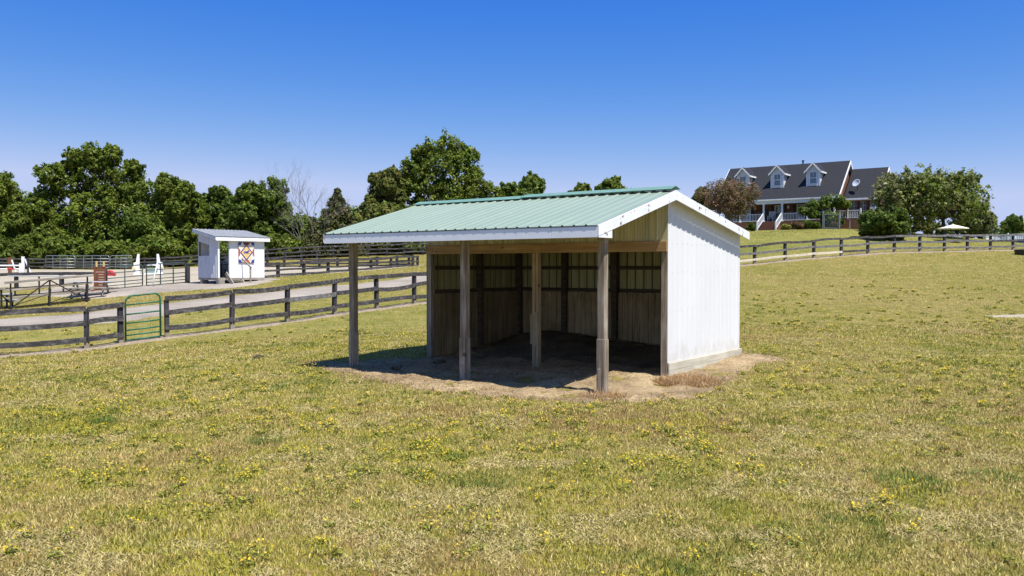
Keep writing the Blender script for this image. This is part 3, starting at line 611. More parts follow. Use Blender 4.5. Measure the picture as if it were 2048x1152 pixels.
MB().prism([(-.4, -.1, -.03), (.42, -.1, -.03), (.55, -.1, .2), (.2, -.1, .45), (-.3, -.1, .4)], (0, .25, 0)).build('panel', 'red_paint', rb, .01); MB().box(-.36, -.05, -.13, -.102, .28, .5).box(-.3, .4, -.13, -.102, -.05, .06).build('white_patch', 'white_paint', rb)
for lab, px, d, h, mt, wd, tl in (('tall brown wooden jump upright at the far left of the arena', 20, 66, 1.28, 'brown_paint', .24, 0), ('white jump upright with a tilted brace beside a dark post', 46.5, 65, 1.35, 'white_paint', .2, 1)):
    r = thing('jump_upright', lab, 'jump standard', on(px, d), .1, 'jump uprights at the far left')
    MB().box(-wd/2, wd/2, -.06, .06, -.1, h).build('upright', mt, r, .006)
    MB().bar((wd/2+.03, 0, h*.86), (wd/2+(.45 if tl else .32), 0, .1), .09, .07, (0, 1, 0)).build('brace', 'white_paint', r)
    MB().box(-.35, .35, -.3, .3, -.06, .08).build('foot', mt if not tl else 'fence_post', r)
    if tl: MB().box(wd/2+.2, wd/2+.34, -.05, .05, -.1, h*.93).build('post', 'fence_post', r); MB().box(-wd/2-.16, -wd/2-.003, -.06, .04, .0, h*.62).build('wing', 'white_paint', r)
for z, mt, lab in ((.66, 'white_paint', 'white upper jump rail at the far left of the arena'), (.40, 'red_paint', 'red and white striped lower jump rail at the far left')):
    r = thing('jump_rail', lab, 'jump pole', on(2, 65.6)+Vector((0, -.15, z)), .02, 'rails of the far left jump')
    for k in range(6): MB().tube([(-1.6+k*.55, 0, 0), (-1.6+k*.55+.548, 0, 0)], .06, 10).build('band', mt if (k % 2 == 0 or mt == 'white_paint') else 'white_paint', r)
# ------------------------------------------------------------------ JUDGES BOOTH
bo = on(436, 46); BR = math.radians(47); booth = thing('viewing_booth', 'small white steel booth on blocks with a quilt sign, steps and lean-to roof', 'booth', bo, BR)
FZ = tz(bo.x, bo.y); b0 = 1.56-FZ; BW, BD = 2.8, 2.2; hf = 3.80-FZ; hb = 4.20-FZ
def bzr(y): return hf+(hb-hf)*y/BD
w_ = rib_sheet(MB(), BW-.72, lambda u: (.72+u, 0, b0), lambda u: (.72+u, 0, hf), (0, -1, 0), .1, .012)
tag(w_.build('wall', 'booth_wall', booth), 'white front wall carrying the sign')
for (y0, y1, za, zb) in ((.0, .92, b0, None), (.92, 1.98, b0, b0+1.22), (.92, 2.2, hb-.75, None), (1.98, 2.2, b0, b0+1.22)):
    pass
w_ = rib_sheet(MB(), .95, lambda u: (0, .95-u, b0), lambda u: (0, .95-u, bzr(.95-u)), (-1, 0, 0), .06, .02, minor=False)
rib_sheet(w_, 1.25, lambda u: (0, 2.2-u, b0), lambda u: (0, 2.2-u, b0+1.2), (-1, 0, 0), .06, .02, minor=False)
rib_sheet(w_, 1.25, lambda u: (0, 2.2-u, bzr(2.2-u)-.62), lambda u: (0, 2.2-u, bzr(2.2-u)), (-1, 0, 0), .06, .02, minor=False)
tag(w_.build('wall', 'booth_end', booth), 'ribbed end wall with an open window')
w_ = rib_sheet(MB(), BD, lambda u: (BW, u, b0), lambda u: (BW, u, bzr(u)), (1, 0, 0)); w_.build('wall', 'booth_wall', booth)
w_ = MB().box(2.15, BW, BD-.03, BD, b0, hb).box(.85, 2.148, BD-.03, BD, b0, b0+.95).box(0, .848, BD-.03, BD, b0, hb); w_.build('wall', 'booth_wall', booth)
MB().box(.0, BW, .0, BD, b0-.12, b0-.002).build('floor', 'step_wood', booth)
rr = rib_sheet(MB(), BW+.5, lambda u: (-.25+u, -.22, bzr(-.22)+.03), lambda u: (-.25+u, BD+.2, bzr(BD+.2)+.03), Vector((0, -(hb-hf)/BD, 1)).normalized(), .1, .025, .012, False); rr.build('roof', 'booth_roof', booth)
MB().box(-.2, BW+.24, -.2, -.17, bzr(-.2)-.2, bzr(-.2)-.005).build('fascia', 'trim_clean', booth, .004)
MB().prism([(-.24, -.2, bzr(-.2)-.16), (-.24, BD+.18, bzr(BD+.18)-.16), (-.24, BD+.18, bzr(BD+.18)), (-.24, -.2, bzr(-.2))], (.03, 0, 0)).build('rake_board', 'booth_end', booth)
for x, y in ((.06, .05), (.06, BD-.06), (.72, .06)): MB().box(x-.05, x+.05, y-.045, y+.045, b0, bzr(y)-.02).build('post', 'post_foot' if y > 1 else 'white_paint', booth)
for x, y in ((.1, 1.7), (.2, .1), (BW-.2, .1), (BW-.2, BD-.2), (1.5, BD-.2)): MB().box(x-.2, x+.2, y-.1, y+.1, -.6, b0-.122).build('block', 'block', booth, .01)
MB().box(.02, .10, -.06, .02, -.3, b0).build('corner_leg', 'post_foot', booth)
for k in range(2): MB().box(.52, 1.32, -.32-.28*k, -.04-.28*k, b0-.16-.17*k-.035, b0-.16-.17*k+.005).build('step', 'step_wood', booth, .004)
MB().bar((.46, .0, b0+.25), (.46, -.95, b0-.52), .05, .22).build('stringer', 'step_wood', booth); MB().bar((1.36, .0, b0-.1), (1.36, -.7, b0-.6), .05, .2).build('stringer', 'step_wood', booth)
MB().bar((1.40, -.06, b0+1.05), (1.40, -1.0, b0+.55), .05, .08).bar((1.40, -.92, -.2), (1.40, -.92, b0+.56), .07, .07).build('handrail', 'seat_wood', booth)
# quilt sign: plain pieced squares round a diamond with a running horse
SX0, SX1, SZ0, SZ1 = 1.19, 2.14, b0+.82, b0+1.95
sg = thing('quilt_sign', 'painted quilt-square board with a dark running horse in a diamond on the booth wall', 'sign', bo, BR)
def sq(name, mt, polys, y, par):
    m = MB()
    for p in polys: m.prism([(SX0+(SX1-SX0)*u, y, SZ0+(SZ1-SZ0)*v) for u, v in p], (0, .012, 0))
    return m.build(name, mt, par)
bd = sq('board', 'q_white', [[(0, 0), (1, 0), (1, 1), (0, 1)]], -.045, sg)
sym = lambda P: [P, [(1-u, v) for u, v in P][::-1], [(u, 1-v) for u, v in P][::-1], [(1-u, 1-v) for u, v in P]]
sq('corner_squares', 'q_navy', sum([sym(p) for p in ([(0, 0), (.17, 0), (.17, .14), (0, .14)], [(.17, .0), (.24, 0), (.17, .07)], [(0, .14), (.07, .14), (0, .21)])], []), -.049, sg)
sq('red_triangles', 'q_red', [[(0, .27), (.11, .40), (.10, .5), (.11, .62), (0, .74)], [(1, .27), (1, .74), (.89, .62), (.90, .5), (.89, .40)], [(.26, 0), (.74, 0), (.60, .17), (.5, .09), (.40, .17)]], -.0495, sg)
sq('dark_triangles', 'q_dark', [[(.26, 1), (.40, .84), (.5, .91), (.60, .84), (.74, 1)]], -.0497, sg)
sq('sand_triangles', 'q_sand', sum([sym([(.20, .16), (.36, .12), (.24, .30)])], []), -.0485, sg)
sq('diamond_border', 'q_purple', [[(.5, .10), (.90, .5), (.5, .90), (.10, .5)]], -.053, sg)
sq('diamond', 'q_sand', [[(.5, .18), (.82, .5), (.5, .82), (.18, .5)]], -.056, sg)
horse = [(.30,.50),(.34,.555),(.40,.56),(.47,.545),(.55,.565),(.60,.60),(.64,.635),(.665,.60),(.70,.57),(.685,.55),(.65,.56),(.63,.53),(.61,.50),(.68,.47),(.70,.44),(.67,.43),(.65,.455),(.57,.465),(.545,.44),(.55,.41),(.52,.41),(.515,.45),(.46,.47),(.41,.465),(.38,.44),(.34,.425),(.33,.44),(.37,.47),(.365,.50),(.33,.52)]
sq('horse', 'q_navy', [horse], -.059, sg)
tb = thing('booth_table', 'dark table inside the open booth doorway', 'table', bo+Matrix.Rotation(BR, 3, 'Z')@Vector((1.1, 1.35, b0)), BR)
MB().box(-.4, .6, -.35, .35, .72, .76).build('tabletop', 'dark_inside', tb)
for x, y in ((-.35, -.3), (.55, -.3), (-.35, .3), (.55, .3)): MB().box(x-.03, x+.03, y-.03, y+.03, 0, .718).build('leg', 'dark_inside', tb)
jg = thing('jug', 'white bottle standing on the dark table in the booth', 'bottle', bo+Matrix.Rotation(BR, 3, 'Z')@Vector((1.22, 1.2, b0+.762)), BR)
MB().lathe([(0, 0), (.09, 0), (.095, .05), (.09, .3), (.05, .38), (.035, .40)]).build('body', 'white_paint', jg, smooth=True); MB().lathe([(.04, .401), (.04, .45), (0, .455)]).build('lid', 'white_paint', jg)
gc = thing('patio_chair', 'green plastic chair back showing in the booth doorway', 'chair', bo+Matrix.Rotation(BR, 3, 'Z')@Vector((1.12, 1.85, b0)), BR)
MB().box(-.22, .22, -.22, .22, .42, .46).build('seat', 'plastic_green', gc, .01); MB().hexa([(-.22, .2, .462), (.22, .2, .462), (.22, .24, .462), (-.22, .24, .462)], [(-.2, .3, 1.35), (.2, .3, 1.35), (.2, .34, 1.35), (-.2, .34, 1.35)]).build('backrest', 'plastic_green', gc, .01)
for x in (-.2, .2):
    for y in (-.2, .2): MB().box(x-.02, x+.02, y-.02, y+.02, 0, .418).build('leg', 'plastic_green', gc)
# ------------------------------------------------------------------ HOUSE ON THE HILL
HO = Vector((34.25, 89.97, 6.18)); house = thing('brick_house', 'red brick house with charcoal roof and three white dormers on the hill', 'house', HO, -.62)
def hw(x, y, z=0): return HO+Matrix.Rotation(-.62, 3, 'Z')@Vector((x, y, z))
HL, EV, RZ, RY = 13.66, 3.44, 7.62, 4.66
sl = (RZ-EV)/RY
def gable(x0, x1, y0, y1, e, r, yr, name, mat): # wall block with gable ends
    m = MB(); return m.prism([(x0, y0, -.4), (x0, y1, -.4), (x0, y1, e), (x0, yr, r), (x0, y0, e)], (x1-x0, 0, 0)).build(name, mat, house)
gable(-HL+.35, -.3, 2.3, 2*RY-.4, EV-.2+.0, RZ-.4, RY, 'wall', 'brick')
def slab(mb, x0, x1, ya, za, yb, zb, t):
    return mb.hexa([(x0, ya, za-t), (x1, ya, za-t), (x1, yb, zb-t), (x0, yb, zb-t)], [(x0, ya, za), (x1, ya, za), (x1, yb, zb), (x0, yb, zb)])
m = slab(MB(), -HL, 0, 0, EV, RY, RZ, .16); slab(m, -HL, 0, RY+.001, RZ, 2*RY, EV, .16); hroof = m.build('roof', 'shingle', house)
m = MB()
for x0, x1 in ((.002, .06), (-HL-.06, -HL-.002)): slab(m, x0, x1, -.02, EV-.03, RY, RZ-.01, .34); slab(m, x0, x1, RY+.001, RZ-.01, 2*RY+.02, EV-.03, .34)
slab(m, -.3, .0, .1, EV-.10, RY, RZ-.2, .03); slab(m, -.3, 0, RY+.001, RZ-.2, 2*RY, EV-.12, .03)
m.build('rake_trim', 'house_trim', house)
MB().box(-HL, 0, -.10, -.004, EV-.17, EV-.02).box(-HL+.1, -.1, .05, .28, EV-.52, EV-.165).build('porch_beam', 'house_trim', house)
m = MB(); m.box(-HL+.2, -.2, .29, 2.28, EV-.40, EV-.36).build('porch_ceiling', 'house_trim', house)
MB().tube([(-5.2, 4.9, RZ-.3), (-5.2, 4.9, RZ+.32)], .09).tube([(-5.2, 4.9, RZ+.30), (-5.2, 4.9, RZ+.42)], .14).build('vent_pipe', 'frame_black', hroof)
def hwindow(x0, x1, y, z0, z1, par, sh=True, name='window'):
    f = MB()
    for a in ((x0, x1, z0, z0+.09), (x0, x1, z1-.09, z1), (x0, x0+.09, z0+.09, z1-.09), (x1-.09, x1, z0+.09, z1-.09), (x0+.09, x1-.09, (z0+z1)/2-.035, (z0+z1)/2+.035)): f.box(a[0], a[1], y-.05, y+.0, a[2], a[3])
    xm = (x0+x1)/2
    f.box(xm-.012, xm+.012, y-.03, y, (z0+z1)/2+.035, z1-.09)
    o = f.build(name, 'house_trim', par)
    if par is house: MB().box(x0+.09, x1-.09, y-.022, y-.004, z0+.09, z1-.09).build('pane', 'glass', o)
    else: MB().box(x0+.09, x1-.09, y-.022, y-.004, z0+.09, z1-.09).build('window_pane', 'glass', par)
    if sh:
        for a, b in ((x0-.42, x0-.04), (x1+.04, x1+.42)): MB().box(a, b, y-.045, y-.002, z0, z1).build('shutter', 'shutter', house)
    return o
for xc, xl in ((-10.9, None), (-6.97, None), (-3.06, None)):
    d = MB(); hw_ = .68; yf = 1.5; zb, ze, zp = 4.72, 6.45, 7.2
    d.prism([(xc-hw_, yf, zb), (xc+hw_, yf, zb), (xc+hw_, yf, ze), (xc, yf, zp), (xc-hw_, yf, ze)], (0, 3.1, 0))
    dm = d.build('dormer', 'siding', house); r = MB(); ov = .22; dz = ov*(zp-ze)/hw_
    for sgn in (-1, 1): r.hexa([(xc+sgn*(hw_+ov), yf-.25, ze-dz+.02), (xc, yf-.25, zp+.02), (xc, yf+3.0, zp+.02), (xc+sgn*(hw_+ov), yf+3.0, ze-dz+.02)], [(xc+sgn*(hw_+ov), yf-.25, ze-dz+.12), (xc, yf-.25, zp+.12), (xc, yf+3.0, zp+.12), (xc+sgn*(hw_+ov), yf+3.0, ze-dz+.12)])
    r.build('dormer_roof', 'shingle', dm); t = MB()
    for sgn in (-1, 1):
        t.hexa([(xc+sgn*(hw_+ov+.01), yf-.29, ze-dz-.08), (xc, yf-.29, zp-.10), (xc, yf-.252, zp-.10), (xc+sgn*(hw_+ov+.01), yf-.252, ze-dz-.08)], [(xc+sgn*(hw_+ov+.01), yf-.29, ze-dz+.12), (xc, yf-.29, zp+.13), (xc, yf-.252, zp+.13), (xc+sgn*(hw_+ov+.01), yf-.252, ze-dz+.12)])
        t.box(xc+sgn*hw_-.07, xc+sgn*hw_+.07, yf-.03, yf-.002, zb, ze-.03)
        x1 = xc+sgn*(hw_+ov+.012); t.box(min(x1, x1+sgn*.04), max(x1, x1+sgn*.04), yf-.25, yf+1.9, ze-dz-.06, ze-dz+.12)
    t.build('dormer_trim', 'house_trim', dm); hwindow(xc-.42, xc+.42, yf-.003, 4.95, 6.35, dm, False)
FL = .98
MB().box(-HL+.3, -.3, .02, 2.3, -.4, FL).build('porch_base', 'brick', house)
m = MB()
for k in range(6): m.box(-8.0, -6.1, -.30*(k+1)+.02+.0, -.30*k+.019, -.5, FL-.165*(k+1))
m.build('steps', 'brick', house)
for x in (-13.2, -10.7, -8.02, -5.97, -3.26, -.45):
    MB().box(x-.085, x+.085, .08, .25, FL, EV-.522).box(x-.13, x+.13, .035, .295, FL+.001, FL+.12).box(x-.12, x+.12, .045, .285, EV-.62, EV-.523).build('column', 'house_trim', house)
def railing(x0, x1, y, z, h=.88, name='railing', step=.17):
    m = MB().box(x0, x1, y-.03, y+.03, z+h-.06, z+h).box(x0, x1, y-.025, y+.025, z+.08, z+.13)
    x = x0+step*.6
    while x < x1-.05: m.box(x-.022, x+.022, y-.018, y+.018, z+.13, z+h-.06); x += step
    return m.build(name, 'house_trim', house)
railing(-13.1, -10.8, .17, FL); railing(-10.6, -8.12, .17, FL); railing(-5.86, -3.36, .17, FL); railing(-3.16, -.55, .17, FL)
for x in (-8.05, -6.02):
    m = MB().bar((x, .05, FL+.88), (x, -1.75, FL-.12), .07, .07).bar((x, .05, FL+.15), (x, -1.75, FL-.85), .06, .06)
    for k in range(9): y = -.05-k*.2; z = FL+.88+(y-.05)*.555; m.box(x-.022, x+.022, y-.02, y+.02, z-.76, z-.02)
    m.box(x-.07, x+.07, -1.86, -1.74, -.4, FL-.05).build('stair_rail', 'house_trim', house)
for x0, x1, z0, z1 in ((-11.3, -10.25, FL+.35, EV-.55), (-7.5, -6.62, FL+.35, EV-.55), (-5.05, -4.15, FL+.35, EV-.55), (-2.3, -1.4, FL+.35, EV-.55)): hwindow(x0, x1, 2.296, z0, z1, house)
MB().box(-6.05, -5.87, 2.14, 2.29, EV-.95, EV-.62).build('porch_lamp', 'house_trim', house)
MB().box(-9.15, -8.2, 2.24, 2.29, FL, EV-.9).build('door', 'shutter', house)
# lower wing
WY, WE, WR, WYR, WX = 1.6, 3.28, 6.73, 5.4, 3.78
m = MB(); m.prism([(.1, WY+.9, -.4), (.1, 2*WYR-WY-.4, -.4), (.1, 2*WYR-WY-.4, WE-.1), (.1, WYR, WR-.35), (.1, WY+.9, WE+.4)], (WX-.35, 0, 0)); tag(m.build('wall', 'brick', house), 'brick wall of the lower wing')
m = slab(MB(), .062, WX, WY, WE, WYR, WR, .15); slab(m, .062, WX, WYR+.001, WR, 2*WYR-WY, WE, .15); wr = m.build('roof', 'shingle', house); tag(wr, 'lower charcoal roof over the wing')
m = slab(MB(), WX+.002, WX+.06, WY-.02, WE-.02, WYR, WR-.01, .3); slab(m, WX+.002, WX+.06, WYR+.001, WR-.01, 2*WYR-WY, WE-.02, .3); m.build('rake_trim', 'house_trim', house)
MB().box(.07, WX, WY-.09, WY-.004, WE-.2, WE-.02).box(.1, WX-.1, WY+.1, WY+.895, WE-.24, WE-.2).build('eave_trim', 'house_trim', house)
for x in (.95, 1.9, 2.9):
    f = MB()
    for a in ((x-.42, x-.32, FL, 3.1), (x+.32, x+.42, FL, 3.1), (x-.32, x+.32, 2.98, 3.1)): f.box(a[0], a[1], WY+.83, WY+.896, a[2], a[3])
    o = f.build('glazed_door', 'frame_brown', house); MB().box(x-.315, x+.315, WY+.86, WY+.89, FL, 2.975).build('pane', 'glass', o)
    f = MB()
    for z in (1.5, 2.0, 2.5): f.box(x-.31, x+.31, WY+.853, WY+.858, z-.015, z+.015)
    f.box(x-.016, x+.016, WY+.8525, WY+.8575, FL+.1, 2.97).build('glazing_bars', 'house_trim', o)
MB().box(-.29, WX+.6, -.9, WY+.898, -.5, FL-.02).build('deck', 'brick', house)
railing(-.2, 2.35, -.8, FL); MB().box(2.36, 2.48, -.86, -.74, FL, FL+1.05).box(-.3, -.2, -.86, -.74, FL, FL+1.05).box(1.1, 1.18, -.86, -.74, FL, FL+1.05).build('railing_post', 'house_trim', house)
MB().box(-1.0, -.32, -1.05, -.95, FL-.65, FL+.75).build('lattice_panel', 'house_trim', house)
m = MB().tube([(.0, 0, 0), (0, -.1, .45), (0, -.28, .62)], .03).build('dish_arm', 'frame_black', house); m.location = (1.25, 2.6, 4.15)
m = MB().lathe([(0, .0), (.2, .02), (.36, .075), (.44, .13), (.43, .15), (.35, .10), (.2, .045), (0, .025)], 20).build('satellite_dish', 'dish', house, smooth=True); m.location = (1.25, 2.25, 4.85); m.rotation_euler = (math.radians(62), 0, math.radians(-20))
# rocking chair, deck chair
def pchair(name, label, loc, rz, cat='chair'):
    r = thing(name, label, cat, loc, rz)
    MB().box(-.28, .28, -.26, .26, .42, .46).build('seat', 'house_trim', r)
    m = MB()
    for x in (-.27, .27): m.bar((x, .24, .2), (x, .36, 1.2), .05, .05)
    for k in range(5): z = .6+k*.13; m.box(-.245, .245, .26+.1*(z-.2)-.012, .26+.1*(z-.2)+.012, z, z+.07)
    m.build('backrest', 'house_trim', r)
    for x in (-.27, .27):
        MB().bar((x, -.24, .05), (x, -.24, .66), .05, .05).bar((x, -.3, .67), (x, .3, .67), .07, .035).build('armrest', 'house_trim', r)
        MB().bar((x, -.45, .06), (x, 0, .02), .04, .05).bar((x, 0, .02), (x, .45, .07), .04, .05).bar((x, .24, .045), (x, .24, .42), .045, .045).build('rocker', 'house_trim', r)
pchair('rocking_chair', 'white ladder-back rocking chair on the brick porch left of the steps', hw(-7.55, 1.1, FL), -.62)
pchair('deck_chair', 'white slatted chair on the deck beside the dark bush', hw(3.3, -.2, FL), -.9)
# chain-link gate in front of the wing
a = hw(-.3, -4.6); b = hw(1.35, -4.7); a.z = tz(a.x, a.y); b.z = tz(b.x, b.y)
cg = thing('chain_link_gate', 'grey chain-link yard gate in front of the brick wing', 'gate', a)
bb = b-a
for v in (Vector((0, 0, 0)), bb): MB().tube([v+Vector((0, 0, -.2)), v+Vector((0, 0, 1.75))], .055).tube([v+Vector((0, 0, 1.75)), v+Vector((0, 0, 1.82))], .075).build('post', 'gate_grey', cg)
m = MB(); i0, i1 = bb*.08, bb*.92
for p, q in (((i0, .1), (i0, 1.5)), ((i1, .1), (i1, 1.5)), ((i0, .1), (i1, .1)), ((i0, 1.5), (i1, 1.5))): m.tube([p[0]+Vector((0, 0, p[1])), q[0]+Vector((0, 0, q[1]))], .03, 6)
m.build('gate_frame', 'gate_grey', cg); m = MB(); nn = 16
for k in range(1, nn):
    t = k/nn
    m.tube([i0.lerp(i1, t)+Vector((0, 0, .1)), i0.lerp(i1, min(1, t+.25))+Vector((0, 0, .1+1.4*min(1, (1-t)/.25)))], .005, 3); m.tube([i0.lerp(i1, t)+Vector((0, 0, .1)), i0.lerp(i1, max(0, t-.25))+Vector((0, 0, .1+1.4*min(1, t/.25)))], .005, 3)
m.build('wire_mesh', 'gate_grey', cg)
cf0 = [hw(2.4, -5), hw(5.5, -6.5), hw(8.5, -8)]; 
for p in cf0: p.z = tz(p.x, p.y)
cf = thing('chain_link_fence', 'grey chain-link fence running right behind the dark round bush', 'fence', cf0[0])
for p in cf0: MB().tube([p-cf0[0]+Vector((0, 0, -.2)), p-cf0[0]+Vector((0, 0, 1.5))], .05).build('post', 'gate_grey', cf)
for p, q in zip(cf0[:-1], cf0[1:]):
    MB().tube([p-cf0[0]+Vector((0, 0, 1.45)), q-cf0[0]+Vector((0, 0, 1.45))], .03, 6).build('top_rail', 'gate_grey', cf)
    m = MB(); A, B = p-cf0[0], q-cf0[0]
    for k in range(26):
        t = k/26; t2 = min(1, t+.3)
        m.tube([A.lerp(B, t)+Vector((0, 0, .05)), A.lerp(B, t2)+Vector((0, 0, .05+1.38*(t2-t)/.3))], .004, 3); m.tube([A.lerp(B, t2)+Vector((0, 0, .05)), A.lerp(B, t)+Vector((0, 0, .05+1.38*(t2-t)/.3))], .004, 3)
    m.build('wire_mesh', 'gate_grey', cf)
# umbrella and pool
uo = on(1905, 73.5); um = thing('patio_umbrella', 'open cream patio umbrella beyond the hillside fence', 'umbrella', uo); uh = CZ+86/F*73.5-uo.z
vs = [(0, 0, uh)]+[(1.22*math.cos(k*PI/4+.2), 1.22*math.sin(k*PI/4+.2), uh-.34) for k in range(8)]+[(0, 0, uh-.03)]+[(1.22*math.cos(k*PI/4+.2), 1.22*math.sin(k*PI/4+.2), uh-.40) for k in range(8)]
MB().add(vs, [(0, 1+k, 1+(k+1) % 8) for k in range(8)]+[(9, 10+(k+1) % 8, 10+k) for k in range(8)]+[(1+k, 10+k, 10+(k+1) % 8, 1+(k+1) % 8) for k in range(8)]).build('canopy', 'terracotta', um)
MB().tube([(0, 0, -.1), (0, 0, uh-.06)], .03).build('pole', 'gate_grey', um); MB().lathe([(0, .001), (.3, .001), (.3, .06), (.05, .1)]).build('base', 'frame_black', um); MB().lathe([(.04, uh), (.04, uh+.05), (0, uh+.07)], 8).build('finial', 'house_trim', um)
po_ = on(2043, 86.5); PR = 2.95; pz = 4.92-po_.z
pl = thing('swimming_pool', 'above-ground pool with blue and white wall and white picket rail at the right edge', 'pool', po_)
ph = max(pz, .5)
MB().lathe([(PR, -.6), (PR, ph-.36), (PR-.001, ph-.36)], 40).build('wall', 'white_paint', pl); MB().lathe([(PR+.012, ph-.34), (PR+.012, ph-.16)], 40).build('blue_band', 'pool_blue', pl)
MB().lathe([(PR+.02, ph-.155), (PR+.14, ph-.155), (PR+.14, ph-.05), (PR-.1, ph-.05), (PR-.1, ph-.3)], 40).build('rim', 'white_paint', pl); MB().lathe([(0, ph-.3), (PR-.1, ph-.3)], 40).build('water_surface', 'water', pl)
m = MB()
for k in range(110):
    t = 2*PI*k/110; c, s = math.cos(t), math.sin(t); r = PR+.08
    m.box(r*c-.022, r*c+.022, r*s-.022, r*s+.022, ph+.02, ph+.46)
    if k % 11 == 0: m.box(r*c-.05, r*c+.05, r*s-.05, r*s+.05, ph-.049, ph+.6)
m.lathe([(PR+.05, ph+.46), (PR+.11, ph+.46), (PR+.11, ph+.52), (PR+.05, ph+.52), (PR+.05, ph+.46)], 55).lathe([(PR+.05, ph+.0), (PR+.11, ph+.0), (PR+.11, ph+.04), (PR+.05, ph+.04), (PR+.05, ph)], 55)
m.build('picket_rail', 'house_trim', pl)
o = on(1973, 82.5); eq = thing('pool_pump_box', 'small white equipment box beside the pool wall', 'box', o)
MB().box(-.26, .26, -.25, .25, -.1, 4.92+.12-o.z-.0).build('body', 'house_trim', eq, .02); MB().box(-.29, .29, -.28, .28, 5.041-o.z, 5.09-o.z).build('lid', 'house_trim', eq, .01)
o = on(2046, 65); tr = thing('water_trough', 'low black trough on the grass below the fence at the right edge', 'trough', o)
MB().lathe([(.55, -.1), (.62, .38), (.66, .40), (.60, .41), (.52, .05), (0, .05)], 20).build('tub', 'frame_black', tr); MB().lathe([(0, .34), (.58, .34)], 20).build('water_surface', 'water', tr)

# ------------------------------------------------------------------ FOLIAGE
def leafcloud(cen, rad, n_cl, n_lf, size, cols, rg, shell=.55, clump=.34, droop=0., upbias=.35, flat=1.):
    """leaves in clumps on and inside ellipsoids; returns quads"""
    C = []; NR = []; TI = []; K = len(cen)
    cols = np.array(cols)
    for c, r in zip(cen, rad):
        d = rg.normal(size=(n_cl, 3)); d /= np.linalg.norm(d, axis=1)[:, None]
        rr = shell+(1.04-shell)*rg.random(n_cl)**.6
        cc = np.array(c)+d*np.array(r)*rr[:, None]; cs = np.mean(r)*clump*(.6+.8*rg.random(n_cl))
        q = rg.normal(size=(n_cl, n_lf, 3)); q /= np.linalg.norm(q, axis=2)[..., None]; q *= rg.random((n_cl, n_lf, 1))**.45
        q[..., 2] *= flat
        p = cc[:, None]+q*cs[:, None, None]; p[..., 2] -= droop*np.abs(q[..., 0])*cs[:, None]
        nn = q*.8+d[:, None]*.5+rg.normal(size=q.shape)*.55; nn[..., 2] += upbias
        t = cols[rg.integers(0, len(cols), n_cl)][:, None]*(1+.22*rg.normal(size=(n_cl, n_lf, 1)))*(1+.12*rg.normal(size=(n_cl, 1, 1)))
        C.append(p.reshape(-1, 3)); NR.append(nn.reshape(-1, 3)); TI.append(np.clip(t, .3*cols.min(), .6).reshape(-1, 3))
    C = np.concatenate(C); NR = np.concatenate(NR); TI = np.concatenate(TI); NR /= np.linalg.norm(NR, axis=1)[:, None]+1e-9
    u = np.cross(NR, rg.normal(size=NR.shape)); u /= np.linalg.norm(u, axis=1)[:, None]+1e-9; v = np.cross(NR, u); s = size*(.55+.9*rg.random((len(C), 1)))
    V = np.stack([C-u*s, C-v*s*.55+NR*s*.15, C+u*s, C+v*s*.55+NR*s*.15], 1).reshape(-1, 3)
    return V, np.arange(len(V)).reshape(-1, 4), np.repeat(TI, 4, 0)
def limbs(mb, base, tips, r0, rg, n=7, gnarl=.08):
    for t in tips:
        t = Vector(t); L = (t-base).length; pts = [base]
        for k in range(1, 5):
            f = k/4; p = base.lerp(t, f); p.z += math.sin(f*PI)*L*.06
            pts.append(p+Vector(rg.normal(size=3)*gnarl*L*.5*(1 if k < 4 else 0)))
        mb.tube(pts, [r0*(1-.82*k/4) for k in range(5)], n)
GREEN = [(.10, .15, .016), (.13, .185, .02), (.17, .22, .024), (.105, .13, .016), (.21, .25, .035)]
AIRY = [(.19, .22, .055), (.25, .27, .08), (.15, .18, .045), (.27, .25, .11)]
DEEP = [(.08, .125, .018), (.105, .155, .02), (.13, .18, .024), (.16, .21, .028)]
OLIVE = [(.14, .16, .03), (.19, .20, .04), (.11, .135, .026), (.21, .20, .05)]
CEDAR = [(.060, .068, .018), (.09, .09, .025), (.11, .095, .03), (.075, .09, .02)]
BRIGHT = [(.12, .17, .022), (.10, .14, .02), (.16, .19, .03)]
RUST = [(.24, .13, .075), (.20, .13, .07), (.28, .17, .11), (.11, .115, .03), (.17, .14, .06)]
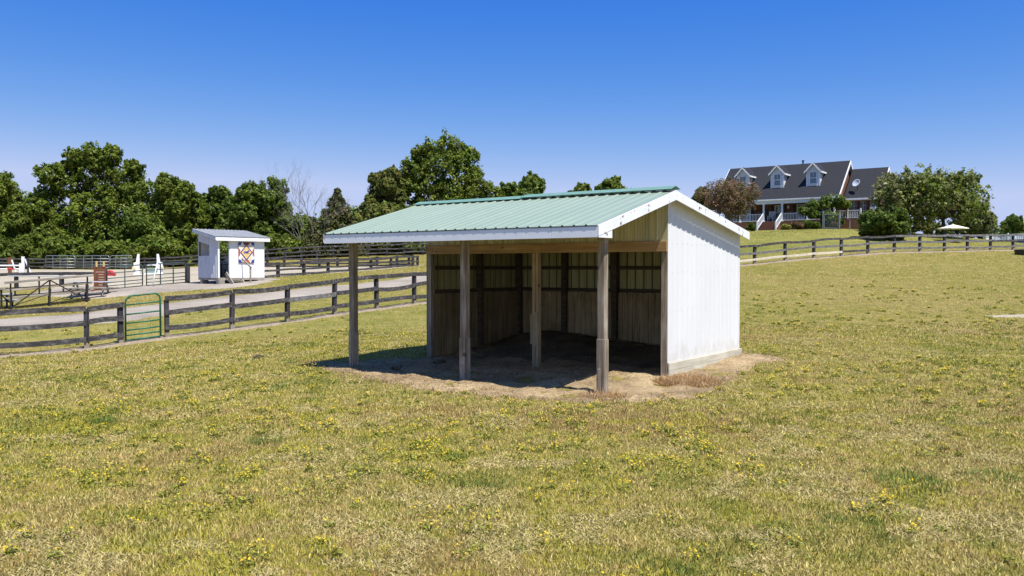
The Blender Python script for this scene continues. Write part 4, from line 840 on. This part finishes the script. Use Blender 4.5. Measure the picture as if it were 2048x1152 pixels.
def broad(name, label, px, top, d, hw_px, pal, seed, base_py=None, lobes=15, ncl=110, nlf=26, leaf=.175, low=.1, cat='tree', bark='bark', shell=.45, zs=1., ctrl=None, group=None, trunk=True, clump=.21, flat=1.1):
    rg = np.random.default_rng(seed); o = on(px, d); H = (CZ+(HOR-top)/F*d)-o.z; W = hw_px/F*d
    root = thing(name, label, cat, o, 0, group); zc0 = H*low
    cen = []; rad = []
    if ctrl: 
        for dx, z0, rx, rz_ in ctrl: cen.append((dx*W, rg.normal()*.25*W*rx, z0*H)); rad.append((rx*W, rx*W, rz_*H))
    else:
        zm = (H+zc0)/2; hz = (H-zc0)/2
        for k in range(lobes):
            t = -1+2*(k+.5)/lobes; z = zm+t*hz*.72; ring = math.sqrt(max(0, 1-(t*.86)**2)); a = k*2.399+rg.random()*.8; q = W*ring*.62*(.75+.4*rg.random())
            r = W*(.30+.13*rg.random()); cen.append((q*math.cos(a), q*math.sin(a), z)); rad.append((r, r, min(r*.85, hz*.42)))
        cen.append((rg.normal()*.12*W, 0, zm)); rad.append((W*.55, W*.55, hz*.62))
    V, q, t = leafcloud(cen, rad, ncl, nlf, leaf, pal, rg, shell, clump=clump, flat=flat)
    sc_ = []; sr_ = []                               # sprays that break the outline
    for c, r in zip(cen, rad):
        for k in range(5):
            v = rg.normal(size=3); v[2] = abs(v[2])*1.2+.1; v /= np.linalg.norm(v); w = .16+.12*rg.random()
            sc_.append(tuple(np.array(c)+v*np.array(r)*(.98+.1*rg.random()))); sr_.append((r[0]*w, r[0]*w, r[0]*w*(1.2+.8*rg.random())))
    V2, q2, t2 = leafcloud(sc_, sr_, 7, max(8, nlf//2), leaf, pal, rg, .2, clump=.5); q = np.concatenate([q, q2+len(V)]); V = np.concatenate([V, V2]); t = np.concatenate([t, t2])
    npmesh('crown', V, q, 'leaf', root, t)
    if trunk:
        m = MB(); r0 = max(.1, W*.045); zt = max(H*.3, zc0*1.1); m.tube([(0, 0, -.4), (r0*.3, 0, zt*.5), (0, r0*.4, zt)], [r0*1.35, r0, r0*.8], 9)
        limbs(m, Vector((0, r0*.4, zt*.9)), [(c[0]*.9, c[1]*.9, c[2]+.1*r[2]) for c, r in zip(cen, rad)], r0*.6, rg); m.build('trunk', bark, root, smooth=True)
    return root
def bush(name, label, px, top, d, hw_px, pal, seed, leaf=.13, ncl=70, nlf=20, lobes=7, cat='shrub', **k):
    return broad(name, label, px, top, d, hw_px, pal, seed, lobes=lobes, ncl=ncl, nlf=nlf, leaf=leaf, low=.02, cat=cat, trunk=False, **k)
# left tree line
broad('oak_tree', 'bushy green tree cut by the left edge of the photo', -15, 330, 108, 85, GREEN, 1, lobes=13)
broad('oak_tree', 'tallest broad green tree at the left with sky showing through its middle', 192, 289, 107, 128, GREEN, 2, low=.1, ncl=85, nlf=26, ctrl=[
    (-.05,.90,.22,.09),(.27,.91,.16,.08),(-.3,.88,.16,.07),(-.62,.74,.22,.08),(-.1,.74,.3,.09),(.45,.73,.28,.1),(.72,.62,.26,.09),(-.42,.66,.28,.09),(-.75,.58,.24,.09),(.0,.44,.34,.1),(-.5,.42,.36,.1),(.5,.45,.36,.11),(.82,.44,.26,.1),(-.85,.34,.3,.12),(-.25,.25,.4,.12),(.3,.25,.42,.12),(.75,.22,.34,.12),(-.7,.14,.36,.12),(0,.1,.45,.1),(.55,.1,.4,.1),(.2,.62,.22,.05),(-.15,.56,.24,.06),(.35,.56,.2,.06),(.05,.84,.22,.07),(.62,.8,.14,.06),(-.45,.8,.16,.06)])
broad('oak_tree', 'medium rounded green tree right of the tallest left tree', 362, 345, 106, 62, GREEN, 3, lobes=13)
broad('oak_tree', 'smaller dark green tree rising just above the white booth roof', 432, 366, 110, 46, DEEP, 4, lobes=11)
broad('oak_tree', 'wide dark green tree right of the white booth', 520, 359, 106, 74, DEEP, 5, lobes=14)
broad('maple_tree', 'green tree filling the gap between the left edge tree and the tallest tree', 66, 396, 104, 60, GREEN, 6, lobes=11)
broad('maple_tree', 'low green tree behind the gap right of the tallest left tree', 292, 420, 104, 58, DEEP, 8, lobes=10)
broad('maple_tree', 'low green tree between the booth roof and the dead tree', 585, 425, 108, 44, DEEP, 9, lobes=10)
for i, (px, tp, hw_, pal, lb) in enumerate(((15, 468, 62, BRIGHT, 'light green undergrowth bush below the left edge tree'), (130, 478, 60, GREEN, 'green undergrowth bush below the left half of the tallest tree'), (235, 484, 58, GREEN, 'green undergrowth bush behind the white jump standards'), (330, 474, 55, GREEN, 'leafy bush just left of the white booth'), (428, 478, 46, BRIGHT, 'bright leafy bush seen through the booth doorway'), (560, 470, 50, GREEN, 'bright green bush right of the white booth'), (70, 496, 16, BRIGHT, 'small yellow-green sapling between the far left jumps'))):
    bush('undergrowth_bush', lb, px, tp, 101.5-(i % 3)*.7, hw_, pal, 40+i, leaf=.20, ncl=90, nlf=20, lobes=10)
# the wood behind the tree line
rg = np.random.default_rng(400); cen = []; rad = []
for k in range(130):
    px = -140+k*11.2+rg.normal()*4; d = 122+rg.random()*14; p = on(px, d); h = 5.5+2.5*rg.random(); cen.append((p.x, p.y, p.z+h*.5)); rad.append((2.6, 2.6, h*.55))
V, q, t = leafcloud(cen, rad, 50, 16, .34, DEEP, rg, .5, clump=.3); tag(npmesh('background_wood', V, q, 'leaf', None, t, 'stuff'), 'dense dark green wood closing the view behind the tree line', 'wood')
# dead tree
o = on(622, 99.8); dt = thing('dead_tree', 'bare grey dead tree with forked branches against the sky left of the cedar', 'tree', o); rg = np.random.default_rng(77)
m = MB(); tips = []
def grow(p, dirv, L, r, dep):
    q = p+dirv*L+Vector(rg.normal(size=3)*L*.05); mid = p.lerp(q, .5)+Vector(rg.normal(size=3)*L*.05)
    m.tube([p, mid, q], [r, r*.8, r*.58], 5)
    if dep:
        for k in range(3 if dep > 3 else 2):
            nd = (dirv+Vector((rg.normal()*.42, rg.normal()*.3, rg.normal()*.2+.16))).normalized(); grow(mid.lerp(q, .55+.45*rg.random()), nd, L*(.60+.22*rg.random()), r*.55, dep-1)
for a, x, L in ((-.16, -.3, 3.7), (.10, .2, 3.4), (.42, .5, 3.0), (-.4, -.2, 2.6)): grow(Vector((x, 0, -.3)), Vector((a, 0, 1)).normalized(), L, .085, 6)
m.build('trunk', 'bark_pale', dt)
# cedars
def cedar(label, px, top, d, hw_px, seed, pal=CEDAR):
    rg = np.random.default_rng(seed); o = on(px, d); H = (CZ+(HOR-top)/F*d)-o.z; W = hw_px/F*d; root = thing('cedar_tree', label, 'tree', o)
    cen = []; rad = []
    for k in range(60):
        t = k/59; z = H*(.04+.93*t); ww = W*min(1, (1.04-t)*1.25)*(.72+.3*rg.random()); a = k*2.4
        cen.append((math.cos(a)*ww*.62, math.sin(a)*ww*.62, z)); rad.append((max(.22, ww*.46), max(.22, ww*.46), max(.35, H*.045)))
    V, q, t = leafcloud(cen, rad, 9, 40, .16, pal, rg, .3, clump=.6, droop=.25, upbias=.2); npmesh('crown', V, q, 'needle', root, t)
    MB().tube([(0, 0, -.3), (.05, 0, H*.5), (0, 0, H*.95)], [.28, .17, .03], 8).build('trunk', 'bark', root, smooth=True)
cedar('tall dark cedar with a pointed top left of the green roof', 676, 378, 102, 60, 21)
cedar('short dark cedar in front of the dead tree', 628, 440, 101, 38, 22)
cedar('small brownish cedar beside the green roof eave', 716, 432, 103, 34, 23, OLIVE)
# behind the shed roof
broad('oak_tree', 'tallest tree behind the green shed roof with a rounded dark crown', 880, 272, 112, 118, GREEN, 11, low=.1, ncl=85, nlf=26, ctrl=[
    (.1,.90,.3,.09),(-.25,.84,.24,.08),(.38,.82,.26,.09),(.05,.76,.36,.1),(-.42,.7,.26,.09),(.42,.66,.3,.1),(-.6,.6,.24,.09),(-.2,.58,.36,.1),(.22,.54,.38,.11),(.62,.55,.26,.08),(.85,.47,.24,.09),(-.62,.44,.3,.1),(-.15,.4,.4,.11),(.45,.4,.4,.11),(-.5,.28,.4,.12),(.1,.22,.5,.12),(.7,.28,.36,.12)])
broad('locust_tree', 'olive brown tree with drooping foliage left of the tallest tree behind the shed', 770, 330, 110, 42, OLIVE, 12, lobes=11, low=.3)
broad('maple_tree', 'yellow-green tree low over the left slope of the shed roof', 770, 402, 105, 62, BRIGHT+OLIVE, 13, lobes=10)
broad('maple_tree', 'rounded green tree behind the right part of the shed roof ridge', 1042, 352, 120, 56, DEEP, 14, lobes=11, leaf=.26)
broad('maple_tree', 'treetop barely showing over the ridge, smaller of two', 1160, 362, 120, 36, GREEN, 15, lobes=8, leaf=.24)
broad('maple_tree', 'pointed treetop over the ridge right of the smaller one', 1226, 355, 118, 56, BRIGHT+GREEN, 16, lobes=8, leaf=.24)
broad('maple_tree', 'green tree left of the house behind the rust coloured tree', 1402, 372, 118, 34, BRIGHT, 17, lobes=8, leaf=.24)
for i, (px, tp, hw_, pal, lb) in enumerate(((800, 470, 46, BRIGHT, 'bright green bush beside the left wall of the shed'), (745, 478, 40, OLIVE, 'olive bush with pale twigs behind the tall black fence'), (840, 476, 38, GREEN, 'green bush hidden partly by the shed corner'), (670, 488, 34, OLIVE, 'olive scrub at the foot of the tall cedar'))):
    bush('undergrowth_bush', lb, px, tp, 103+i*.3, hw_, pal, 60+i, leaf=.18, ncl=80, nlf=20, lobes=9)
# round the house
broad('crape_myrtle', 'rust brown twiggy tree in front of the left end of the house', 1458, 362, 84, 66, RUST, 31, lobes=15, ncl=62, nlf=13, leaf=.085, low=.3, clump=.28, shell=.4, bark='bark_pale')
b_ = broad('weeping_conifer', 'layered dark green shrub spreading in front of the porch rail', 1650, 391, 88, 52, DEEP, 32, ncl=80, nlf=20, leaf=.11, ctrl=[(-.3,.72,.42,.12),(.25,.80,.5,.14),(.62,.74,.36,.12),(-.7,.52,.3,.1),(-.45,.42,.26,.1),(.1,.32,.34,.16),(.35,.18,.36,.14),(.05,.12,.28,.1)])
bush('round_bush', 'large dense dark green bush beyond the hillside fence', 1768, 420, 72, 56, DEEP, 33, leaf=.115, ncl=130, nlf=20, lobes=11)
broad('ornamental_tree', 'wide multi-stemmed tree with airy green crown right of the house', 1885, 342, 79, 92, AIRY+GREEN, 34, lobes=20, ncl=60, nlf=9, leaf=.135, low=.2, shell=.3, clump=.26)
broad('ornamental_tree', 'sparse olive tree overlapping the right end of the house wing', 1798, 348, 80, 64, AIRY, 35, lobes=16, ncl=44, nlf=8, leaf=.13, low=.2, shell=.3, clump=.28)
broad('ornamental_tree', 'small twiggy green tree right of the cream umbrella', 1962, 412, 90, 34, AIRY, 36, lobes=10, ncl=50, nlf=11, leaf=.13, low=.05, clump=.3)
broad('distant_tree', 'lone distant green tree at the right edge of the sky', 2022, 430, 125, 26, DEEP, 37, lobes=9, leaf=.24)
broad('distant_tree', 'second distant tree cut by the right edge of the photo', 2062, 446, 125, 20, DEEP, 38, lobes=8, leaf=.24)
for i, (px, tp, d, hw_, pal, lb) in enumerate(((1925, 440, 92, 44, GREEN, 'green hedge bush behind the cream umbrella'), (1848, 440, 92, 44, OLIVE, 'olive bush at the foot of the wide multi-stemmed tree'), (1502, 446, 87.5, 11, BRIGHT, 'yellow-green lily clump left of the porch steps'), (1571, 450, 87, 10, [(.45, .40, .10), (.3, .33, .06)], 'pale yellow ornamental clump right of the porch steps'), (1594, 445, 87, 15, RUST, 'rust brown shrub under the porch rail'), (1624, 443, 87.3, 20, DEEP, 'dark low hedge under the porch rail'), (1671, 446, 86.5, 12, RUST, 'reddish dry shrub beside the yard gate'), (1978, 448, 92, 26, GREEN, 'green bush just left of the pool'))):
    bush('garden_shrub', lb, px, tp, d, hw_, pal, 80+i, leaf=.12, ncl=26, nlf=24, lobes=5)
# ------------------------------------------------------------------ GRASS AND FLOWERS
def sector(n, d0, d1, p, rg, wide=.86):
    """points ahead of the camera with density falling as distance**-p"""
    u = rg.random(n)
    d = (d0**(2-p)+u*(d1**(2-p)-d0**(2-p)))**(1/(2-p)) if p != 2 else d0*(d1/d0)**u
    a = (rg.random(n)*2-1)*wide; x = d*np.tan(a); return x, d
def bare(x, y): return np.maximum.reduce([m_dirt(x, y)-.05, m_road(x, y)-1.9*(linedist(ROAD, x, y) < .35)*(fbm(x, y, 1.5, 333) > .5)-.12, m_arena(x, y), m_apron(x, y), m_strip(x, y)*1.5, m_spot(x, y)])
PAL = np.array([(.145, .18, .03), (.26, .25, .042), (.39, .32, .066), (.47, .375, .105), (.63, .52, .21), (.35, .24, .085)])
def blades(n, d0, d1, p, seed, hscale=1., wscale=1.):
    rg = np.random.default_rng(seed); x, y = sector(n, d0, d1, p, rg); b = bare(x, y)
    thin = np.clip((fbm(x, y, .7, 171)-.59)*6, 0, .7); k = ((b < rg.random(len(x))*.25) & (rg.random(len(x)) > thin*.35)) | ((m_dirt(x, y) > -.05) & (m_dirt(x, y) < .5) & (rg.random(len(x)) < .30)); x, y, thin = x[k], y[k], thin[k]; n = len(x)
    z = gz(x, y); d = np.hypot(x, y)
    dry = fbm(x, y, 2.8, 51)*.52+fbm(x, y, .34, 61, 3)*.48+(fbm(x, y, 9, 57, 2)-.5)*.14+rg.normal(size=n)*.09; grn = fbm(x, y, 1.3, 71); tall = np.clip((grn-.64)*5, 0, .7); lw = lawn(x, y)
    i = np.clip(((dry-.28)/.37*5.4)-tall*2.4-lw*1.6, 0, 4.99); i0 = i.astype(int); f = (i-i0)[:, None]
    col = PAL[i0]*(1-f)+PAL[np.minimum(i0+1, 5)]*f; col *= (1+.20*rg.normal(size=(n, 1))).clip(.45, 1.6)
    yel = (fbm(x, y, .55, 91, 2) > .56) & (rg.random(n) < .5); col[yel] = np.array([(.40, .35, .045)])*(.8+.4*rg.random((yel.sum(), 1)))
    bald = rg.random(n) < thin; col[bald] = np.array([(.47, .38, .155)])*(.5+.7*rg.random((bald.sum(), 1)))
    drt = m_dirt(x, y)+.25*rg.normal(size=n) > -.15; col[drt] = np.array([(.42, .30, .16)])*(.6+.6*rg.random((drt.sum(), 1)))
    h = (.017+.028*rg.random(n)+.045*tall*rg.random(n))*hscale*(1+d/70); wd = (.0035+.0028*rg.random(n)+.00035*d)*wscale
    a = rg.random(n)*2*PI; lean = .3+rg.random(n)*1.2; la = rg.random(n)*2*PI
    lean = np.where(bald, 1.25+.28*rg.random(n), lean); B = np.stack([x, y, z-.012+.014*bald], 1); U = np.stack([np.cos(a)*wd, np.sin(a)*wd, np.zeros(n)], 1)
    T = B+np.stack([np.cos(la)*np.sin(lean)*h, np.sin(la)*np.sin(lean)*h, np.cos(lean)*h+.012], 1)
    V = np.stack([B-U, B+U, T], 1).reshape(-1, 3)
    return V, np.repeat(col, 3, 0)
parts = [blades(590000, 4.2, 13, 1.5, 101), blades(430000, 11, 26, 1.8, 102, 1.0, 1.1), blades(390000, 21, 85, 1.6, 103, 1.0, .8)]
V = np.concatenate([p[0] for p in parts]); T = np.concatenate([p[1] for p in parts])
gr = npmesh('pasture_grass', V, np.arange(len(V)).reshape(-1, 3), 'blade', None, T, 'stuff', 3); tag(gr, 'short patchy green and straw coloured pasture grass', 'grass')
# yellow flowering weeds: leafy cushions with many small flower heads
def weeds():
    rg = np.random.default_rng(5); n = 9000; x, y = sector(n, 5, 46, 1.3, rg)
    pat = fbm(x, y, 5, 131)*.5+fbm(x, y, 1.2, 141)*.5
    k = (pat+rg.normal(size=n)*.07+np.clip(x, -4, 8)*.006-np.clip(np.hypot(x, y)-13, 0, 40)*.0065 > .525) & (bare(x, y) < -.1); x, y = x[k], y[k]; n = len(x)
    R = .05+.13*rg.random(n)**1.7; LV = []; LT = []; FV = []; FT = []
    nl = 44; a = rg.random((n, nl))*2*PI; r = R[:, None]*np.sqrt(rg.random((n, nl))); px = x[:, None]+r*np.cos(a); py = y[:, None]+r*np.sin(a)
    hz = R[:, None]*.75*(1-(r/R[:, None])**2)+.02; g0 = gz(px.ravel(), py.ravel()).reshape(n, nl); C = np.stack([px, py, g0+hz*rg.random((n, nl))], -1).reshape(-1, 3)
    d = np.repeat(np.hypot(x, y), nl); s = ((.0055+.0075*rg.random(n*nl))*(1+d/26))[:, None]
    nr = rg.normal(size=C.shape)*.6+np.array([0, 0, 1.]); nr /= np.linalg.norm(nr, axis=1)[:, None]; u = np.cross(nr, rg.normal(size=C.shape)); u /= np.linalg.norm(u, axis=1)[:, None]; v = np.cross(nr, u)
    LV = np.stack([C-u*s*1.6, C-v*s*.6, C+u*s*1.6, C+v*s*.6], 1).reshape(-1, 3); LT = np.repeat(np.array([(.19, .21, .03)])*(.5+.9*rg.random((n*nl, 1)))+np.array([(.05, .03, 0)])*rg.random((n*nl, 1)), 4, 0)
    nf = 16; a = rg.random((n, nf))*2*PI; r = R[:, None]*1.05*np.sqrt(rg.random((n, nf))); px = x[:, None]+r*np.cos(a); py = y[:, None]+r*np.sin(a)
    g0 = gz(px.ravel(), py.ravel()).reshape(n, nf); C = np.stack([px, py, g0+R[:, None]*.8*(1-(r/R[:, None]/1.1)**2)+.025+.02*rg.random((n, nf))], -1).reshape(-1, 3)
    keep = rg.random(len(C)) < np.repeat(rg.random(n)**1.6, nf); C = C[keep]; d = np.repeat(np.hypot(x, y), nf)[keep]
    s = ((.0048+.0048*rg.random(len(C)))*(1+d/28))[:, None]; nr = rg.normal(size=C.shape)*.35+np.array([0, -.25, 1.]); nr /= np.linalg.norm(nr, axis=1)[:, None]; u = np.cross(nr, rg.normal(size=C.shape)); u /= np.linalg.norm(u, axis=1)[:, None]; v = np.cross(nr, u)
    FV = np.stack([C-u*s, C-v*s, C+u*s, C+v*s], 1).reshape(-1, 3); FT = np.repeat(np.array([(.66, .47, .02)])*(.75+.4*rg.random((len(C), 1))), 4, 0)
    return LV, LT, FV, FT
LV, LT, FV, FT = weeds()
wl = npmesh('weed_leaves', LV, np.arange(len(LV)).reshape(-1, 4), 'blade', None, LT, 'stuff'); tag(wl, 'leafy green weed cushions scattered through the pasture', 'weeds')
wf = npmesh('yellow_wildflowers', FV, np.arange(len(FV)).reshape(-1, 4), 'petal', None, FT, 'stuff'); tag(wf, 'small yellow wildflowers blooming across the pasture', 'wildflowers')
def litter():
    rg = np.random.default_rng(17); n = 26000; lo = DPW.min(0)-.4; hi = DPW.max(0)+.4; x = lo[0]+(hi[0]-lo[0])*rg.random(n); y = lo[1]+(hi[1]-lo[1])*rg.random(n)
    k = (m_dirt(x, y)+rg.normal(size=n)*.15 > 0) & (fbm(x, y, .9, 301)+rg.normal(size=n)*.1 > .47); x, y = x[k], y[k]; n = len(x); m = m_dirt(x, y)
    z = gz(x, y)+.022+(fbm(x, y, .35, 41)-.5)*.15*np.clip(m/.35, 0, 1); a = rg.random(n)*2*PI; L = .04+.09*rg.random(n); w_ = .003+.003*rg.random(n)
    U = np.stack([np.cos(a)*L/2, np.sin(a)*L/2, rg.normal(size=n)*.012], 1); W_ = np.stack([-np.sin(a)*w_, np.cos(a)*w_, 0*a+.003], 1); C = np.stack([x, y, z+.012], 1)
    c = np.array([(.46, .34, .17), (.36, .25, .12), (.25, .17, .08), (.13, .09, .05)])[rg.integers(0, 4, n)]*(.75+.5*rg.random((n, 1)))
    o = npmesh('hay_litter', np.stack([C-U, C+W_, C+U, C-W_], 1).reshape(-1, 3), np.arange(4*n).reshape(-1, 4), 'blade', None, np.repeat(c, 4, 0), 'stuff'); tag(o, 'loose old hay stalks strewn over the dirt at the shed', 'hay')
litter()
def tuft(name, label, cx, cy, r, n, h, col, seed, cat='grass tuft'):
    rg = np.random.default_rng(seed); a = rg.random(n)*2*PI; q = r*np.sqrt(rg.random(n))*(1.25 if 'green' in label else 1); x = q*np.cos(a); y = q*np.sin(a)
    if 'green' in label: kk = fbm(cx+x, cy+y, .3, seed)+.1*rg.normal(size=n) > .47; a, x, y = a[kk], x[kk], y[kk]; n = len(x)
    z0 = gz(np.array([cx]), np.array([cy]))[0]; z = gz(cx+x, cy+y)-z0
    hh = h*(.4+.7*rg.random(n)); t = rg.random(n)*2*PI; w_ = .005+.004*rg.random(n); ln = .35+rg.random(n)*1.15; la = a+rg.normal(size=n)*1.6
    B = np.stack([x, y, z-.02], 1); U = np.stack([np.cos(t)*w_, np.sin(t)*w_, 0*w_], 1); T = B+np.stack([np.cos(la)*np.sin(ln)*hh, np.sin(la)*np.sin(ln)*hh, np.cos(ln)*hh+.02], 1)
    c = np.array(col)[rg.integers(0, len(col), n)]*(.7+.6*rg.random((n, 1))); o = npmesh(name, np.stack([B-U, B+U, T], 1).reshape(-1, 3), np.arange(3*n).reshape(-1, 3), 'blade', None, np.repeat(c, 3, 0), None, 3)
    o.location = (cx, cy, z0); return tag(o, label, cat)
STRAW = [(.40, .24, .11), (.50, .34, .17), (.33, .18, .08)]; GT = [(.15, .20, .035), (.20, .24, .045), (.11, .16, .028)]
c_ = shed_world(.55, -.35); tuft('dry_grass_clump', 'matted brown dry grass clump against the foot of the white wall', c_[0], c_[1], .60, 3200, .17, STRAW, 201)
c_ = shed_world(.2, -2.75); tuft('dry_grass_clump', 'thin brown dry grass round the foot of the nearest porch post', c_[0], c_[1], .42, 900, .16, STRAW, 202)
for i, (px, py, r, h, lb) in enumerate(((1800, 955, .30, .14, 'dark green grass tuft, largest at the right of the pasture'), (1985, 958, .24, .13, 'dark green grass tuft at the far right foreground'), (1690, 1052, .12, .10, 'small green grass tuft in the lower right foreground'), (525, 885, .22, .12, 'dark green grass tuft left of centre below the shed'), (912, 918, .12, .10, 'small dark grass tuft below the middle of the shed'), (208, 842, .14, .12, 'spiky weed tuft in the left pasture'), (1830, 970, .28, .14, 'dark green grass tuft just right of the largest one'))):
    d = CZ*F/(py-HOR); x = (px-1024)/F*d; tuft('grass_tuft', lb, x, d, r, int(2600*r), h*.8, GT, 210+i)
def droppings():
    rg = np.random.default_rng(9)
    for i, (px, py, lb) in enumerate(((790, 742, 'dark manure pile on the dirt left of the middle porch post'), (880, 730, 'dark manure pile just inside the left end of the shed'), (1180, 727, 'dark manure pile behind the nearest porch post'), (960, 720, 'dark manure pile right of the middle porch post'), (516, 716, 'single dark manure pile on the grass near the green gate'))):
        d = CZ*F/(py-HOR); x = (px-1024)/F*d; m = MB()
        for k in range(9):
            a = rg.random()*6.3; q = .13*rg.random(); m.lathe([(0, 0), (.03, .01), (.04, .03), (.03, .05), (0, .06)], 7, (q*math.cos(a), q*math.sin(a), rg.random()*.04))
        o = m.build('manure_pile', 'bedding', None, smooth=True); o.location = (x, d, float(gz(np.array([x]), np.array([d]))[0])+.02); tag(o, lb, 'manure', 'manure piles')
droppings()
# ------------------------------------------------------------------ SUN, SKY, CAMERA
sv = Vector((.297, -.358, 1)).normalized()
ld = bpy.data.lights.new('sun', 'SUN'); ld.energy = 4.2; ld.angle = math.radians(.53); ld.color = (1, .975, .92)
lo = bpy.data.objects.new('sun', ld); COL.objects.link(lo); lo.rotation_euler = sv.to_track_quat('Z', 'Y').to_euler()
W = bpy.data.worlds.new('World'); S.world = W; W.use_nodes = True; nt = W.node_tree; bg = nt.nodes['Background']
sk = nt.nodes.new('ShaderNodeTexSky'); sk.sky_type = 'NISHITA'; sk.sun_disc = False; sk.sun_elevation = math.asin(sv.z); sk.sun_rotation = math.atan2(sv.x, sv.y)
sk.altitude = 100; sk.air_density = 1.0; sk.dust_density = .35; sk.ozone_density = 2.5
sep = N(nt, 'ShaderNodeSeparateColor'); cmb = N(nt, 'ShaderNodeCombineColor'); nt.links.new(sk.outputs[0], sep.inputs[0])
mx = N(nt, 'ShaderNodeMath', operation='MAXIMUM'); mx.inputs[1].default_value = 2.6; nt.links.new(sep.outputs[1], mx.inputs[0]); mi = N(nt, 'ShaderNodeMath', operation='MINIMUM'); mi.inputs[1].default_value = 5.7; nt.links.new(mx.outputs[0], mi.inputs[0])
for i, (k_, e_) in enumerate(((.0115, 3.05), (.255, 1.37), (2.72, .23))):   # clear deep-blue air: grade of the sky light per channel
    pw = N(nt, 'ShaderNodeMath', operation='POWER'); pw.inputs[1].default_value = e_; ml = N(nt, 'ShaderNodeMath', operation='MULTIPLY'); ml.inputs[1].default_value = k_
    nt.links.new(mi.outputs[0], pw.inputs[0]); nt.links.new(pw.outputs[0], ml.inputs[0]); nt.links.new(ml.outputs[0], cmb.inputs[i])
nt.links.new(cmb.outputs[0], bg.inputs[0]); bg.inputs[1].default_value = .115
cd = bpy.data.cameras.new('camera'); cam = bpy.data.objects.new('camera', cd); COL.objects.link(cam); S.camera = cam
cd.sensor_width = 36; cd.lens = F/2048*36; cd.clip_end = 4000; cd.clip_start = .1
cam.location = (0, 0, CZ); cam.rotation_euler = (PI/2-PITCH, 0, 0)
S.view_settings.view_transform = 'Standard'; S.view_settings.look = 'None'; S.view_settings.exposure = .95; S.view_settings.gamma = 1
S.cycles.max_bounces = 8; S.cycles.diffuse_bounces = 6; S.cycles.transparent_max_bounces = 4
